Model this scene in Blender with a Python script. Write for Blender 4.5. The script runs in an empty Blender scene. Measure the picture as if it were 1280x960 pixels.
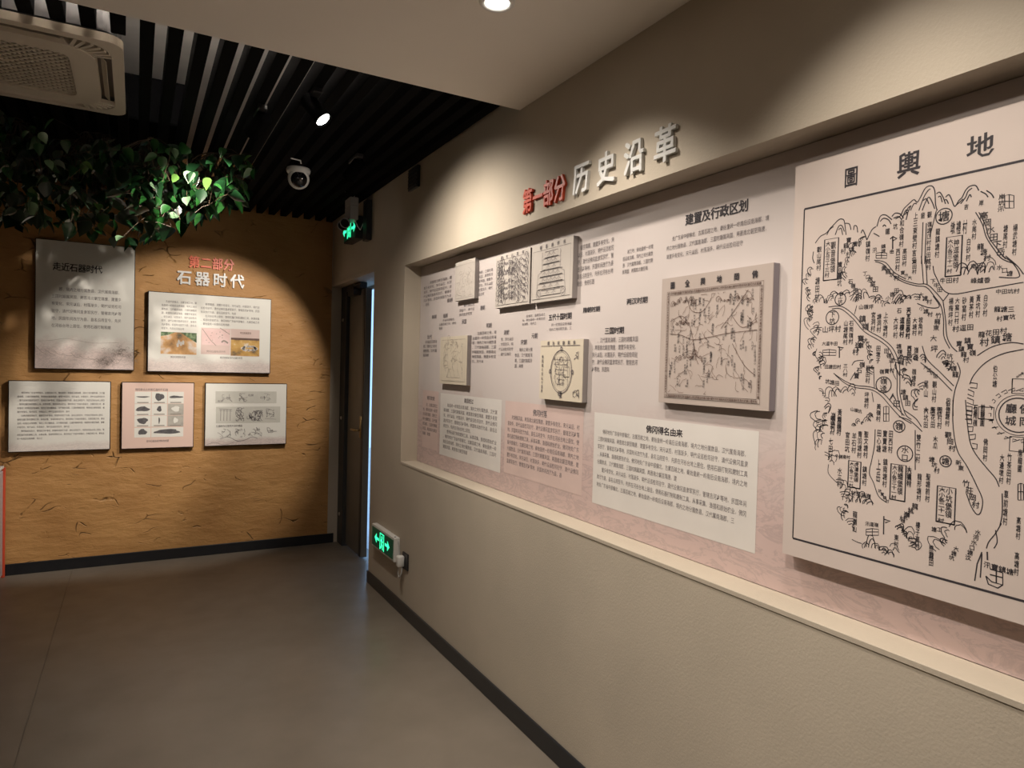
import bpy, bmesh, math, random
from mathutils import Vector, Matrix
random.seed(7)
# ------------------------------------------------------------------ camera
F, PITCH, ROLL, YAW, EYE = 846.3, -0.0236648, 0.0255052, 0.508522, 1.5
scene = bpy.context.scene
COL = scene.collection
cy, sy = math.cos(YAW), math.sin(YAW)
fwd = Vector((sy*math.cos(PITCH), cy*math.cos(PITCH), math.sin(PITCH)))
rt0 = Vector((cy, -sy, 0)); up0 = rt0.cross(fwd)
CR = rt0*math.cos(ROLL) + up0*math.sin(ROLL)
CU = -rt0*math.sin(ROLL) + up0*math.cos(ROLL)
EYEP = Vector((0, 0, EYE))
cam = bpy.data.cameras.new('camera'); camo = bpy.data.objects.new('camera', cam); COL.objects.link(camo)
cam.sensor_width = 36; cam.sensor_fit = 'HORIZONTAL'; cam.lens = F*36/1280; cam.clip_start = .05
m = Matrix.Identity(4)
for i in range(3):
    m[i][0] = CR[i]; m[i][1] = CU[i]; m[i][2] = -fwd[i]; m[i][3] = EYEP[i]
camo.matrix_world = m
scene.camera = camo
# ------------------------------------------------------------------ daylight outside the door, exposure
world = bpy.data.worlds.new('world'); scene.world = world; world.use_nodes = True
world.node_tree.nodes['Background'].inputs[0].default_value = (.36, .62, 1, 1)
world.node_tree.nodes['Background'].inputs[1].default_value = 1.6
vs = scene.view_settings
vs.view_transform = 'Standard'; vs.look = 'None'; vs.exposure = 0.0; vs.gamma = 1; vs.use_curve_mapping = False
LAMP_WALL, LAMP_FAR, LAMP_BACK, LAMP_ROOM_FILL, LAMP_SLAB_FILL = 42, 60, 150, 12, 38     # watts of the wall washers, the back wall spot, the added room downlights and batten

# ------------------------------------------------------------------ helpers
def ray(x, y): return CR*((x-640)/F) - CU*((y-480)/F) + fwd
class Frame:                       # a wall plane: 'R' faces -X at depth d, 'B' faces -Y at depth d; a runs to the right, b up
    def __init__(s, kind, d): s.k, s.d = kind, d
    def ab(s, x, y):
        r = ray(x, y); t = s.d/(r.x if s.k == 'R' else r.y); p = EYEP + r*t
        return (-p.y, p.z) if s.k == 'R' else (p.x, p.z)
    def P(s, a, b, off=0.0): return (s.d-off, -a, b) if s.k == 'R' else (a, s.d-off, b)
def onz(x, y, z): r = ray(x, y); return EYEP + r*((z-EYE)/r.z)

def mk(name, V, Fc, mat, parent=None, smooth=False, loc=None):
    o_ = Vector(loc) if loc is not None else (Vector(parent.matrix_basis.translation) if parent else Vector((0, 0, 0)))
    if parent and parent.parent: o_ = o_ + Vector(parent.parent.matrix_basis.translation)
    me = bpy.data.meshes.new(name)
    me.from_pydata([(v[0]-o_.x, v[1]-o_.y, v[2]-o_.z) for v in V], [], Fc)
    me.materials.append(mat); me.update()
    if smooth:
        for p in me.polygons: p.use_smooth = True
    o = bpy.data.objects.new(name, me); COL.objects.link(o)
    if parent: o.parent = parent
    else: o.location = o_
    return o
def thing(name, loc, label, cat, group=None):
    o = bpy.data.objects.new(name, None); COL.objects.link(o); o.location = loc; o.empty_display_size = .1
    return tag(o, label, cat, group)
def tag(o, label, cat, group=None):
    o['label'] = label; o['category'] = cat
    if group: o['group'] = group
    return o
def struct(o): o['kind'] = 'structure'; return o

class MB:
    def __init__(s): s.V, s.F = [], []
    def add(s, V, Fc):
        n = len(s.V); s.V += [tuple(v) for v in V]; s.F += [tuple(i+n for i in f) for f in Fc]; return s
    def bm(s, b):
        b.verts.ensure_lookup_table(); b.faces.ensure_lookup_table(); b.verts.index_update()
        s.add([v.co[:] for v in b.verts], [[v.index for v in f.verts] for f in b.faces]); b.free(); return s
    def box(s, x0, x1, y0, y1, z0, z1, bev=0, seg=2, M=None):
        b = bmesh.new(); bmesh.ops.create_cube(b, size=1)
        for v in b.verts:
            v.co = Vector(((x0+x1)/2+v.co.x*(x1-x0), (y0+y1)/2+v.co.y*(y1-y0), (z0+z1)/2+v.co.z*(z1-z0)))
        if bev: bmesh.ops.bevel(b, geom=b.edges[:], offset=bev, segments=seg, affect='EDGES', profile=.5)
        if M is not None: b.transform(M)
        return s.bm(b)
    def lathe(s, prof, M=None, n=24, a0=0, a1=2*math.pi):      # prof: (r, z) pairs, around local z
        M = M or Matrix(); full = abs(a1-a0-2*math.pi) < 1e-6; k = n if full else n+1
        V = [M @ Vector((r*math.cos(a0+(a1-a0)*i/n), r*math.sin(a0+(a1-a0)*i/n), z)) for r, z in prof for i in range(k)]
        Fc = [(j*k+i, j*k+(i+1) % k, (j+1)*k+(i+1) % k, (j+1)*k+i) for j in range(len(prof)-1) for i in range(n)]
        return s.add(V, Fc)
    def tube(s, pts, r, n=8, caps=True):
        pts = [Vector(p) for p in pts]; V = []; Fc = []
        rs = r if isinstance(r, (list, tuple)) else [r]*len(pts)
        t = (pts[1]-pts[0]).normalized(); nrm = t.orthogonal().normalized()
        for i, p in enumerate(pts):
            t2 = ((pts[min(i+1, len(pts)-1)])-(pts[max(i-1, 0)])).normalized()
            nrm = (nrm - t2*nrm.dot(t2)).normalized(); bn = t2.cross(nrm)
            for k in range(n):
                a = 2*math.pi*k/n; V.append(p + (nrm*math.cos(a)+bn*math.sin(a))*rs[i])
        for i in range(len(pts)-1):
            for k in range(n): Fc.append((i*n+k, i*n+(k+1) % n, (i+1)*n+(k+1) % n, (i+1)*n+k))
        if caps: Fc += [tuple(range(n))[::-1], tuple(range((len(pts)-1)*n, len(pts)*n))]
        return s.add(V, Fc)
    def prism(s, poly, z0, z1, M=None):                        # 2-D outline extruded along local z
        M = M or Matrix(); n = len(poly)
        V = [M @ Vector((x, y, z)) for z in (z0, z1) for x, y in poly]
        return s.add(V, [tuple(range(n))[::-1], tuple(range(n, 2*n))]+[(i, (i+1) % n, n+(i+1) % n, n+i) for i in range(n)])
    def ring(s, outer, inner, z0, z1, M=None):                 # plate with a hole, same vertex count
        M = M or Matrix(); n = len(outer)
        V = [M @ Vector((x, y, z)) for z in (z0, z1) for L in (outer, inner) for x, y in L]
        Fc = []
        for i in range(n):
            j = (i+1) % n
            Fc += [(i, n+i, n+j, j), (2*n+i, 2*n+j, 3*n+j, 3*n+i), (i, j, 2*n+j, 2*n+i), (n+i, 3*n+i, 3*n+j, n+j)]
        return s.add(V, Fc)
    def build(s, name, mat, parent=None, smooth=False, loc=None): return mk(name, s.V, s.F, mat, parent, smooth, loc)
def rrect(w, h, r, n=5, cx=0, cyy=0):
    P = []
    for qx, qy, a in ((1, 1, 0), (-1, 1, 90), (-1, -1, 180), (1, -1, 270)):
        for i in range(n+1):
            t = math.radians(a+90*i/n); P.append((cx+qx*(w/2-r)+r*math.cos(t), cyy+qy*(h/2-r)+r*math.sin(t)))
    return P

# ------------------------------------------------------------------ materials
def mat(name, col, rough=.6, metal=0, noise=0, nscale=8, bump=0, bscale=60, emit=None, estr=0, spec=.5, trans=0, alpha=None, coat=0):
    M = bpy.data.materials.new(name); M.use_nodes = True; nt = M.node_tree; b = nt.nodes['Principled BSDF']
    b.inputs['Base Color'].default_value = (*col, 1); b.inputs['Roughness'].default_value = rough; b.inputs['Metallic'].default_value = metal
    b.inputs['Specular IOR Level'].default_value = spec; b.inputs['Transmission Weight'].default_value = trans; b.inputs['Coat Weight'].default_value = coat
    if emit: b.inputs['Emission Color'].default_value = (*emit, 1); b.inputs['Emission Strength'].default_value = estr
    tc = nt.nodes.new('ShaderNodeTexCoord')
    if noise:
        n = nt.nodes.new('ShaderNodeTexNoise'); n.inputs['Scale'].default_value = nscale; n.inputs['Detail'].default_value = 5
        nt.links.new(tc.outputs['Object'], n.inputs['Vector'])
        r = nt.nodes.new('ShaderNodeValToRGB'); r.color_ramp.elements[0].position = .3; r.color_ramp.elements[1].position = .7
        r.color_ramp.elements[0].color = (*[c*(1-noise) for c in col], 1); r.color_ramp.elements[1].color = (*[min(1, c*(1+noise)) for c in col], 1)
        nt.links.new(n.outputs['Fac'], r.inputs['Fac']); nt.links.new(r.outputs['Color'], b.inputs['Base Color'])
    if bump:
        n = nt.nodes.new('ShaderNodeTexNoise'); n.inputs['Scale'].default_value = bscale; n.inputs['Detail'].default_value = 4
        nt.links.new(tc.outputs['Object'], n.inputs['Vector'])
        bp = nt.nodes.new('ShaderNodeBump'); bp.inputs['Strength'].default_value = bump; bp.inputs['Distance'].default_value = .004
        nt.links.new(n.outputs['Fac'], bp.inputs['Height']); nt.links.new(bp.outputs['Normal'], b.inputs['Normal'])
    return M
def N(nt, t, **kw):
    n = nt.nodes.new(t)
    for k, v in kw.items():
        if k in n.inputs: n.inputs[k].default_value = v
        else: setattr(n, k, v)
    return n
def ramp(nt, src, stops):
    r = nt.nodes.new('ShaderNodeValToRGB'); e = r.color_ramp.elements
    while len(e) < len(stops): e.new(.5)
    for i, (p, c) in enumerate(stops): e[i].position = p; e[i].color = (*c, 1) if len(c) == 3 else c
    nt.links.new(src, r.inputs['Fac']); return r.outputs['Color']

M_wall = mat('beige_plaster', (.46, .40, .318), .75, noise=.05, nscale=3, bump=.18, bscale=160)
M_soffit = mat('ceiling_paint', (.86, .81, .74), .8, noise=.02, nscale=2)
M_slab = mat('slab_paint', (.86, .81, .75), .6, noise=.1, nscale=4)
M_slat = mat('black_slat', (.003, .003, .0035), .85, noise=.1, nscale=10, spec=.06)
M_base = mat('black_skirting', (.012, .013, .016), .35, noise=.1, nscale=6)
M_black = mat('black_plastic', (.02, .02, .022), .45, noise=.05, nscale=20)
M_frame = mat('dark_edge', (.020, .012, .010), .5, noise=.1, nscale=30)
M_ac = mat('ivory_plastic', (.66, .60, .50), .45, noise=.03, nscale=5)
M_acdark = mat('louver_brown', (.10, .07, .05), .5, noise=.1, nscale=9)
M_white = mat('white_plastic', (.72, .71, .68), .4, noise=.03, nscale=12)
M_grey = mat('grey_plastic', (.36, .35, .34), .45, noise=.03, nscale=12)
M_steel = mat('brushed_steel', (.55, .53, .5), .3, metal=1, noise=.05, nscale=30)
M_glass_blk = mat('smoked_dome', (.01, .01, .012), .08, coat=.5)
M_glow = mat('lamp_lens', (1, 1, 1), .3, emit=(1, .95, .86), estr=18)
M_green = mat('lit_green', (.02, .5, .25), .4, emit=(.04, .95, .42), estr=1.6)
M_signdark = mat('sign_green_black', (.004, .035, .02), .35, emit=(.0, .12, .05), estr=.12)
M_red = mat('red_character', (.62, .075, .025), .4, noise=.05, nscale=20)
M_orange = mat('orange_red_character', (.72, .115, .035), .4, noise=.05, nscale=20)
M_silver = mat('pale_character', (.62, .62, .60), .35, noise=.03, nscale=20)
M_ink = mat('printing_ink', (.03, .025, .03), .7, noise=.1, nscale=40)
M_inkgrey = mat('grey_ink', (.16, .14, .145), .7, noise=.1, nscale=40)
M_inkfaint = mat('faint_ink', (.27, .23, .20), .7, noise=.1, nscale=40)
M_inkbrown = mat('brown_ink', (.12, .07, .055), .7, noise=.2, nscale=40)
M_boardside = mat('board_edge_grey', (.30, .27, .26), .6, noise=.05, nscale=10)
M_board = mat('pale_board', (.52, .47, .42), .6, noise=.04, nscale=4)
M_board2 = mat('cream_board', (.60, .53, .42), .6, noise=.04, nscale=4)
M_map = mat('map_board', (.57, .485, .44), .6, noise=.05, nscale=2.5)
M_door = mat('door_grey', (.15, .14, .12), .5, noise=.08, nscale=5)
M_doorframe = mat('door_frame_dark', (.035, .036, .036), .45, noise=.1, nscale=7)
M_redframe = mat('red_metal_frame', (.55, .07, .03), .4, noise=.05, nscale=9)
M_casegrey = mat('pale_grey_panel', (.45, .44, .46), .4, noise=.05, nscale=4)
M_brass = mat('aged_brass', (.45, .33, .16), .3, metal=1, noise=.1, nscale=30)
M_stem = mat('brown_stem', (.05, .03, .015), .7, noise=.2, nscale=30)
M_cloth = mat('pavement', (.72, .73, .74), .8, noise=.1, nscale=3)
M_pagew = mat('page_white', (.70, .69, .64), .55, noise=.02, nscale=5)
M_pinkpanel = mat('pink_print', (.60, .46, .42), .6, noise=.04, nscale=6)
M_whitepanel = mat('white_print', (.66, .625, .585), .6, noise=.03, nscale=6)
M_greyprint = mat('grey_print', (.40, .38, .34), .6, noise=.15, nscale=25)
M_greydark = mat('dark_grey_print', (.09, .085, .09), .6, noise=.35, nscale=60)

def leafmat(name, c):
    M = mat(name, c, .32, noise=.25, nscale=14); M.node_tree.nodes['Principled BSDF'].inputs['Coat Weight'].default_value = .25; return M
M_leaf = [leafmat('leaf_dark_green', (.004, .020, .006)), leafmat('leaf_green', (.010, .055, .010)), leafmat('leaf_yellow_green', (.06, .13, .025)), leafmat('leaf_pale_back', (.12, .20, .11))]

def stucco():
    M = mat('ochre_stucco', (.40, .245, .095), .62); nt = M.node_tree; b = nt.nodes['Principled BSDF']
    tc = N(nt, 'ShaderNodeTexCoord')
    w = N(nt, 'ShaderNodeTexNoise', Scale=2.2, Detail=3); nt.links.new(tc.outputs['Object'], w.inputs['Vector'])
    mx = N(nt, 'ShaderNodeMix', data_type='RGBA'); mx.inputs['Factor'].default_value = .28
    nt.links.new(tc.outputs['Object'], mx.inputs[6]); nt.links.new(w.outputs['Color'], mx.inputs[7])
    mp = N(nt, 'ShaderNodeMapping'); mp.inputs['Scale'].default_value = (3.4, 1, 7.5); nt.links.new(mx.outputs[2], mp.inputs['Vector'])
    v = N(nt, 'ShaderNodeTexVoronoi', feature='DISTANCE_TO_EDGE', Scale=2.0); nt.links.new(mp.outputs['Vector'], v.inputs['Vector'])
    line = ramp(nt, v.outputs['Distance'], [(0, (1, 1, 1)), (.03, (0, 0, 0))])
    n2 = N(nt, 'ShaderNodeTexNoise', Scale=7, Detail=3); nt.links.new(tc.outputs['Object'], n2.inputs['Vector'])
    msk = ramp(nt, n2.outputs['Fac'], [(.57, (0, 0, 0)), (.67, (1, 1, 1))])
    mul = N(nt, 'ShaderNodeMath', operation='MULTIPLY'); nt.links.new(line, mul.inputs[0]); nt.links.new(msk, mul.inputs[1])
    n3 = N(nt, 'ShaderNodeTexNoise', Scale=14, Detail=6, Roughness=.6); mp3 = N(nt, 'ShaderNodeMapping'); mp3.inputs['Scale'].default_value = (.5, 1, 1.3)
    nt.links.new(tc.outputs['Object'], mp3.inputs['Vector']); nt.links.new(mp3.outputs['Vector'], n3.inputs['Vector'])
    ad = N(nt, 'ShaderNodeMath', operation='MULTIPLY_ADD'); nt.links.new(mul.outputs[0], ad.inputs[0]); ad.inputs[1].default_value = -1.1; nt.links.new(n3.outputs['Fac'], ad.inputs[2])
    bp = N(nt, 'ShaderNodeBump', Strength=.85, Distance=.014); nt.links.new(ad.outputs[0], bp.inputs['Height']); nt.links.new(bp.outputs['Normal'], b.inputs['Normal'])
    n4 = N(nt, 'ShaderNodeTexNoise', Scale=3, Detail=5); nt.links.new(tc.outputs['Object'], n4.inputs['Vector'])
    c = ramp(nt, n4.outputs['Fac'], [(.3, (.37, .185, .058)), (.7, (.47, .255, .088))])
    m2 = N(nt, 'ShaderNodeMix', data_type='RGBA'); nt.links.new(mul.outputs[0], m2.inputs['Factor']); nt.links.new(c, m2.inputs[6]); m2.inputs[7].default_value = (.25, .14, .055, 1)
    nt.links.new(m2.outputs[2], b.inputs['Base Color']); return M
M_stucco = stucco()
def floor_mat():
    M = mat('grey_brown_vinyl', (.17, .145, .12), .34); nt = M.node_tree; b = nt.nodes['Principled BSDF']; tc = N(nt, 'ShaderNodeTexCoord')
    n = N(nt, 'ShaderNodeTexNoise', Scale=2.5, Detail=6, Roughness=.6); nt.links.new(tc.outputs['Object'], n.inputs['Vector'])
    nt.links.new(ramp(nt, n.outputs['Fac'], [(.3, (.165, .14, .112)), (.7, (.205, .175, .142))]), b.inputs['Base Color'])
    n2 = N(nt, 'ShaderNodeTexNoise', Scale=6, Detail=4); nt.links.new(tc.outputs['Object'], n2.inputs['Vector'])
    nt.links.new(ramp(nt, n2.outputs['Fac'], [(.3, (.30,)*3), (.7, (.42,)*3)]), b.inputs['Roughness'])
    n3 = N(nt, 'ShaderNodeTexNoise', Scale=1.6, Detail=2); nt.links.new(tc.outputs['Object'], n3.inputs['Vector'])
    bp = N(nt, 'ShaderNodeBump', Strength=.10, Distance=.02); nt.links.new(n3.outputs['Fac'], bp.inputs['Height']); nt.links.new(bp.outputs['Normal'], b.inputs['Normal'])
    return M
M_floor = floor_mat()
def landscape(name, base, wash, ink, z0, z1, sc=3.0, axis=2, amt=1.0):   # print with a pink ink-wash landscape towards its lower edge
    M = mat(name, base, .6); nt = M.node_tree; b = nt.nodes['Principled BSDF']; tc = N(nt, 'ShaderNodeTexCoord')
    sep = N(nt, 'ShaderNodeSeparateXYZ'); nt.links.new(tc.outputs['Object'], sep.inputs[0])
    n = N(nt, 'ShaderNodeTexNoise', Scale=sc, Detail=5, Roughness=.6); nt.links.new(tc.outputs['Object'], n.inputs['Vector'])
    zz = N(nt, 'ShaderNodeMapRange'); zz.inputs['From Min'].default_value = z1; zz.inputs['From Max'].default_value = z0
    nt.links.new(sep.outputs[axis], zz.inputs['Value'])
    ad = N(nt, 'ShaderNodeMath', operation='MULTIPLY_ADD'); nt.links.new(n.outputs['Fac'], ad.inputs[0]); ad.inputs[1].default_value = .9; nt.links.new(zz.outputs[0], ad.inputs[2])
    msk = ramp(nt, ad.outputs[0], [(.55, (0, 0, 0)), (1.0, (amt,)*3)])
    m1 = N(nt, 'ShaderNodeMix', data_type='RGBA'); nt.links.new(msk, m1.inputs['Factor']); m1.inputs[6].default_value = (*base, 1); m1.inputs[7].default_value = (*wash, 1)
    mp = N(nt, 'ShaderNodeMapping'); mp.inputs['Scale'].default_value = (1, 1, 2.6); nt.links.new(tc.outputs['Object'], mp.inputs['Vector'])
    w = N(nt, 'ShaderNodeTexNoise', Scale=sc*2.2, Detail=7, Roughness=.7, Distortion=1.2); nt.links.new(mp.outputs['Vector'], w.inputs['Vector'])
    lines = ramp(nt, w.outputs['Fac'], [(.44, (0, 0, 0)), (.5, (1, 1, 1)), (.54, (0, 0, 0))])
    mu = N(nt, 'ShaderNodeMath', operation='MULTIPLY'); nt.links.new(lines, mu.inputs[0]); nt.links.new(msk, mu.inputs[1])
    mu2 = N(nt, 'ShaderNodeMath', operation='MULTIPLY'); nt.links.new(mu.outputs[0], mu2.inputs[0]); mu2.inputs[1].default_value = .55
    m2 = N(nt, 'ShaderNodeMix', data_type='RGBA'); nt.links.new(mu2.outputs[0], m2.inputs['Factor']); nt.links.new(m1.outputs[2], m2.inputs[6]); m2.inputs[7].default_value = (*ink, 1)
    nt.links.new(m2.outputs[2], b.inputs['Base Color']); return M
M_mural = landscape('mural_print', (.56, .50, .475), (.56, .415, .385), (.34, .27, .26), .88, 1.42, 2.6, amt=.9)

def photo(name, stops, sc=18):
    M = mat(name, (.5, .5, .5), .5); nt = M.node_tree; tc = N(nt, 'ShaderNodeTexCoord')
    n = N(nt, 'ShaderNodeTexNoise', Scale=sc, Detail=4); nt.links.new(tc.outputs['Object'], n.inputs['Vector'])
    nt.links.new(ramp(nt, n.outputs['Fac'], stops), nt.nodes['Principled BSDF'].inputs['Base Color']); return M

# ------------------------------------------------------------------ lettering
GC = {}
def _glyph(ch, bold):
    cu = bpy.data.curves.new('g', 'FONT'); cu.body = ch; cu.size = 1; cu.resolution_u = 1; cu.offset = bold; cu.fill_mode = 'FRONT'
    ob = bpy.data.objects.new('g', cu); me = bpy.data.meshes.new_from_object(ob)
    r = ([(v.co.x, v.co.y) for v in me.vertices], [tuple(p.vertices) for p in me.polygons])
    bpy.data.objects.remove(ob); bpy.data.curves.remove(cu); bpy.data.meshes.remove(me); return r
_r = _glyph('国', 0)[0]
GX0, GX1 = min(v[0] for v in _r), max(v[0] for v in _r); GY0, GY1 = min(v[1] for v in _r), max(v[1] for v in _r)
GS = .92/max(GX1-GX0, GY1-GY0); GCX, GCY = (GX0+GX1)/2, (GY0+GY1)/2
def glyph(ch, bold=0.0):
    k = (ch, bold)
    if k not in GC:
        V, Fc = _glyph(ch, bold); GC[k] = ([((x-GCX)*GS, (y-GCY)*GS) for x, y in V], Fc)
    return GC[k]
class Print:                       # flat print on a Frame: characters and ink lines gathered into one mesh
    def __init__(s, fr, off=.0010): s.fr, s.off, s.V, s.F = fr, off, [], []
    def ch(s, c, a, b, w, h=None, bold=0.0, rot=0):
        if c == ' ': return
        V, Fc = glyph(c); h = h or w; ca, sa = math.cos(rot), math.sin(rot)
        for j, (ex, ey) in enumerate(((0, 0),) if bold < .015 else ((-bold, bold*.5), (bold, bold*.5), (0, -bold))):   # heavier weight: overprinted
            n = len(s.V)
            for x, y in V:
                x, y = (x+ex)*w, (y+ey)*h; s.V.append(s.fr.P(a+x*ca-y*sa, b+x*sa+y*ca, s.off+j*.00012))
            s.F += [tuple(i+n for i in f) for f in Fc]
    def line(s, txt, p0, p1, bold=0.0, hpx=None):      # text between two pixel points (centre of first edge, centre of last edge)
        a0, b0 = s.fr.ab(*p0); a1, b1 = s.fr.ab(*p1); n = len(txt); w = math.hypot(a1-a0, b1-b0)/n
        h = w if hpx is None else abs(s.fr.ab(p0[0], p0[1]+hpx/2)[1]-s.fr.ab(p0[0], p0[1]-hpx/2)[1])
        b0 = b1 = (b0+b1)/2
        for i, c in enumerate(txt): s.ch(c, a0+(a1-a0)*(i+.5)/n, b0, w*.98, h, bold)
    def block(s, tl, tr, bl, nl, cpl, last=.6, src=0, indent=2, bold=0.006, breaks=()):
        a0, b0 = s.fr.ab(*tl); a1, _ = s.fr.ab(*tr); _, b1 = s.fr.ab(*bl); cw = (a1-a0)/cpl; lp = (b0-b1)/nl
        h = min(lp*.72, cw*1.25); k = src
        for r in range(nl):
            st = indent if r == 0 or (r in breaks) else 0
            en = int(cpl*last) if r == nl-1 else (int(cpl*.6) if (r+1) in breaks else cpl)
            for c in range(st, en):
                s.ch(TXT[k % len(TXT)], a0+cw*(c+.5), b0-lp*(r+.5), cw*.95, h, bold); k += 1
    def col(s, txt, x, y0, y1, wpx=6, rot=0):          # vertical village name in pixels
        n = len(txt); a0, b0 = s.fr.ab(x, y0); a1, b1 = s.fr.ab(x, y1); w = abs(s.fr.ab(x+wpx/2, y0)[0]-s.fr.ab(x-wpx/2, y0)[0])
        for i, c in enumerate(txt): s.ch(c, a0, b0+(b1-b0)*(i+.5)/n, w, abs(b1-b0)/n*.95, .017, rot)
    def diag(s, txt, x0, y0, x1, y1, spx=6):
        a0, b0 = s.fr.ab(x0, y0); a1, b1 = s.fr.ab(x1, y1); n = len(txt); w = min(.018, math.hypot(a1-a0, b1-b0)/n)
        for i, c in enumerate(txt): t = (i+.5)/n; s.ch(c, a0+(a1-a0)*t, b0+(b1-b0)*t, w*.95, w*.95, .017)
    def ab_line(s, pts, w, closed=False):
        if closed: pts = list(pts)+[pts[0], pts[1]]
        n = len(pts); base = len(s.V)
        for i, (a, b) in enumerate(pts):
            p, q = pts[max(i-1, 0)], pts[min(i+1, n-1)]; dx, dy = q[0]-p[0], q[1]-p[1]; L = math.hypot(dx, dy) or 1; nx, ny = -dy/L*w/2, dx/L*w/2
            s.V += [s.fr.P(a+nx, b+ny, s.off), s.fr.P(a-nx, b-ny, s.off)]
        s.F += [(base+2*i, base+2*i+1, base+2*i+3, base+2*i+2) for i in range(n-1)]
    def px_line(s, pts, w, smooth=True): s.ab_line(curve([s.fr.ab(*p) for p in pts]) if smooth and len(pts) > 2 else [s.fr.ab(*p) for p in pts], w)
    def circ(s, a, b, r, w, n=20, ry=None, t0=0, t1=2*math.pi):
        s.ab_line([(a+r*math.cos(t0+(t1-t0)*i/n), b+(ry or r)*math.sin(t0+(t1-t0)*i/n)) for i in range(n+1)], w)
    def fill(s, a0, b0, a1, b1, off=None):
        o = s.off if off is None else off; n = len(s.V); s.V += [s.fr.P(a, b, o) for a, b in ((a0, b0), (a1, b0), (a1, b1), (a0, b1))]; s.F.append((n, n+1, n+2, n+3))
    def poly(s, pts):
        n = len(s.V); s.V += [s.fr.P(a, b, s.off) for a, b in pts]; s.F.append(tuple(range(n, n+len(pts))))
    def hills(s, pts, size, w, jit=.3, depth=2):       # a chain of drawn hill humps along a polyline of (a, b)
        rnd = random.Random(int(abs(pts[0][0]*1e4))+len(pts)); P = curve(pts, 10); d = 0; pos = []
        for p, q in zip(P, P[1:]):
            L = math.hypot(q[0]-p[0], q[1]-p[1]); d += L
            if d >= size*.5 or not pos:
                nx, ny = -(q[1]-p[1])/(L or 1), (q[0]-p[0])/(L or 1)
                if (ny < -.25) or (abs(ny) <= .25 and nx > 0): nx, ny = -nx, -ny
                pos.append((q[0], q[1], math.atan2(ny+.45, nx)-math.pi/2)); d = 0
        for (a, b, an) in pos:
            r = size*(.45+rnd.random()*.75); lean = rnd.uniform(-.6, .6); hh = r*rnd.uniform(.7, 1.7); an += rnd.gauss(0, .22); ca_, sa_ = math.cos(an), math.sin(an); e0, e1 = rnd.uniform(0, .25), rnd.uniform(.7, 1)
            for k in range(depth+(rnd.random() < .4)):
                f = 1-.3*k; o = k*r*.13; L_ = []
                for j in range(9):
                    t = math.pi*(e0+(e1-e0)*j/8); x = o-math.cos(t)*r*.5*f+lean*r*.35*math.sin(t)+rnd.uniform(-1, 1)*r*.05; y = hh*.8*f*math.sin(t)+rnd.uniform(-1, 1)*r*.04
                    L_.append((a+x*ca_-y*sa_, b+x*sa_+y*ca_))
                s.ab_line(L_, w*rnd.uniform(.8, 1.3))
    def build(s, name, m, parent):
        o = mk(name, s.V, s.F, m, parent)
        if name.split('_')[-1] in ('lettering', 'drawing', 'lines', 'pebbles', 'figures', 'slots'): o['kind'] = 'stuff'
        return o
def curve(P, n=6):
    out = []
    for i in range(len(P)-1):
        p0, p1, p2, p3 = P[max(i-1, 0)], P[i], P[i+1], P[min(i+2, len(P)-1)]
        for k in range(n):
            t = k/n
            out.append(tuple(.5*((2*p1[j])+(-p0[j]+p2[j])*t+(2*p0[j]-5*p1[j]+4*p2[j]-p3[j])*t*t+(-p0[j]+3*p1[j]-3*p2[j]+p3[j])*t**3) for j in (0, 1)))
    return out+[P[-1]]
TXT = ('佛冈地处广东省中部偏北，古属百越之地，秦始皇统一岭南后设南海郡，境内之地分属数县。汉代属南海郡，三国时期属吴国，'
       '两晋南北朝至隋唐，建置多有变化。宋元以后，村落渐多，明代设巡检司驻守，清代设佛冈直隶军民厅，管辖吉河乡等地。'
       '民国年间改厅为县，县名沿用至今。先民在河谷台地上居住，使用石器打制和磨制工具，从事采集、渔猎和原始农业。')
GR, GB = 1.423, 5.657                                  # right wall face, back wall face
# ================================================================== the setting
ZS, YS = 2.60, 2.545                                   # soffit height and its far edge
XL, YR = -2.4, -2.6
fl = struct(MB().box(XL-.2, 1.67, YR-.2, GB+.2, -.08, -.004).build('floor', M_floor))
MB().box(-.368, 1.67, YR, GB, -.004, 0).build('vinyl_sheet', M_floor, fl)
MB().box(XL, -.3715, YR, GB, -.004, 0).build('vinyl_sheet', M_floor, fl)
struct(MB().box(1.68, 9, -3, 12, -.1, -.02).build('floor_outside', M_cloth))
# right wall with the long niche and the door opening
w = MB()
w.box(GR, 1.67, YR, 3.925, 0, .912); w.box(GR, 1.67, YR, 3.925, 2.105, 3.2); w.box(1.534, 1.67, -1.1, 3.925, .912, 2.105)
w.box(GR, 1.67, 3.925, 4.525, 0, 3.2); w.box(GR, 1.67, YR, -1.1, .912, 2.105); w.box(GR, 1.67, 4.525, GB, 2.135, 3.2)
struct(w.build('wall_right', M_wall))
wb = struct(MB().box(XL-.2, 1.42, GB, GB+.2, 0, 3.2).build('wall_back', M_stucco))
struct(MB().box(1.42, 1.67, GB-.002, GB+.2, 0, 3.2).build('wall_back_return', M_wall))
struct(MB().box(XL-.2, XL, YR, GB, 0, 3.2).build('wall_left', M_wall))
struct(MB().box(XL-.2, 1.67, YR-.2, YR, 0, 3.2).build('wall_rear', M_wall))
ce = struct(MB().box(XL, GR, YR, YS, ZS, 3.2).build('ceiling', M_soffit))
MB().box(XL-.2, 1.67, YS, GB+.2, 3.05, 3.2).build('slab', M_slab, ce)
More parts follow.
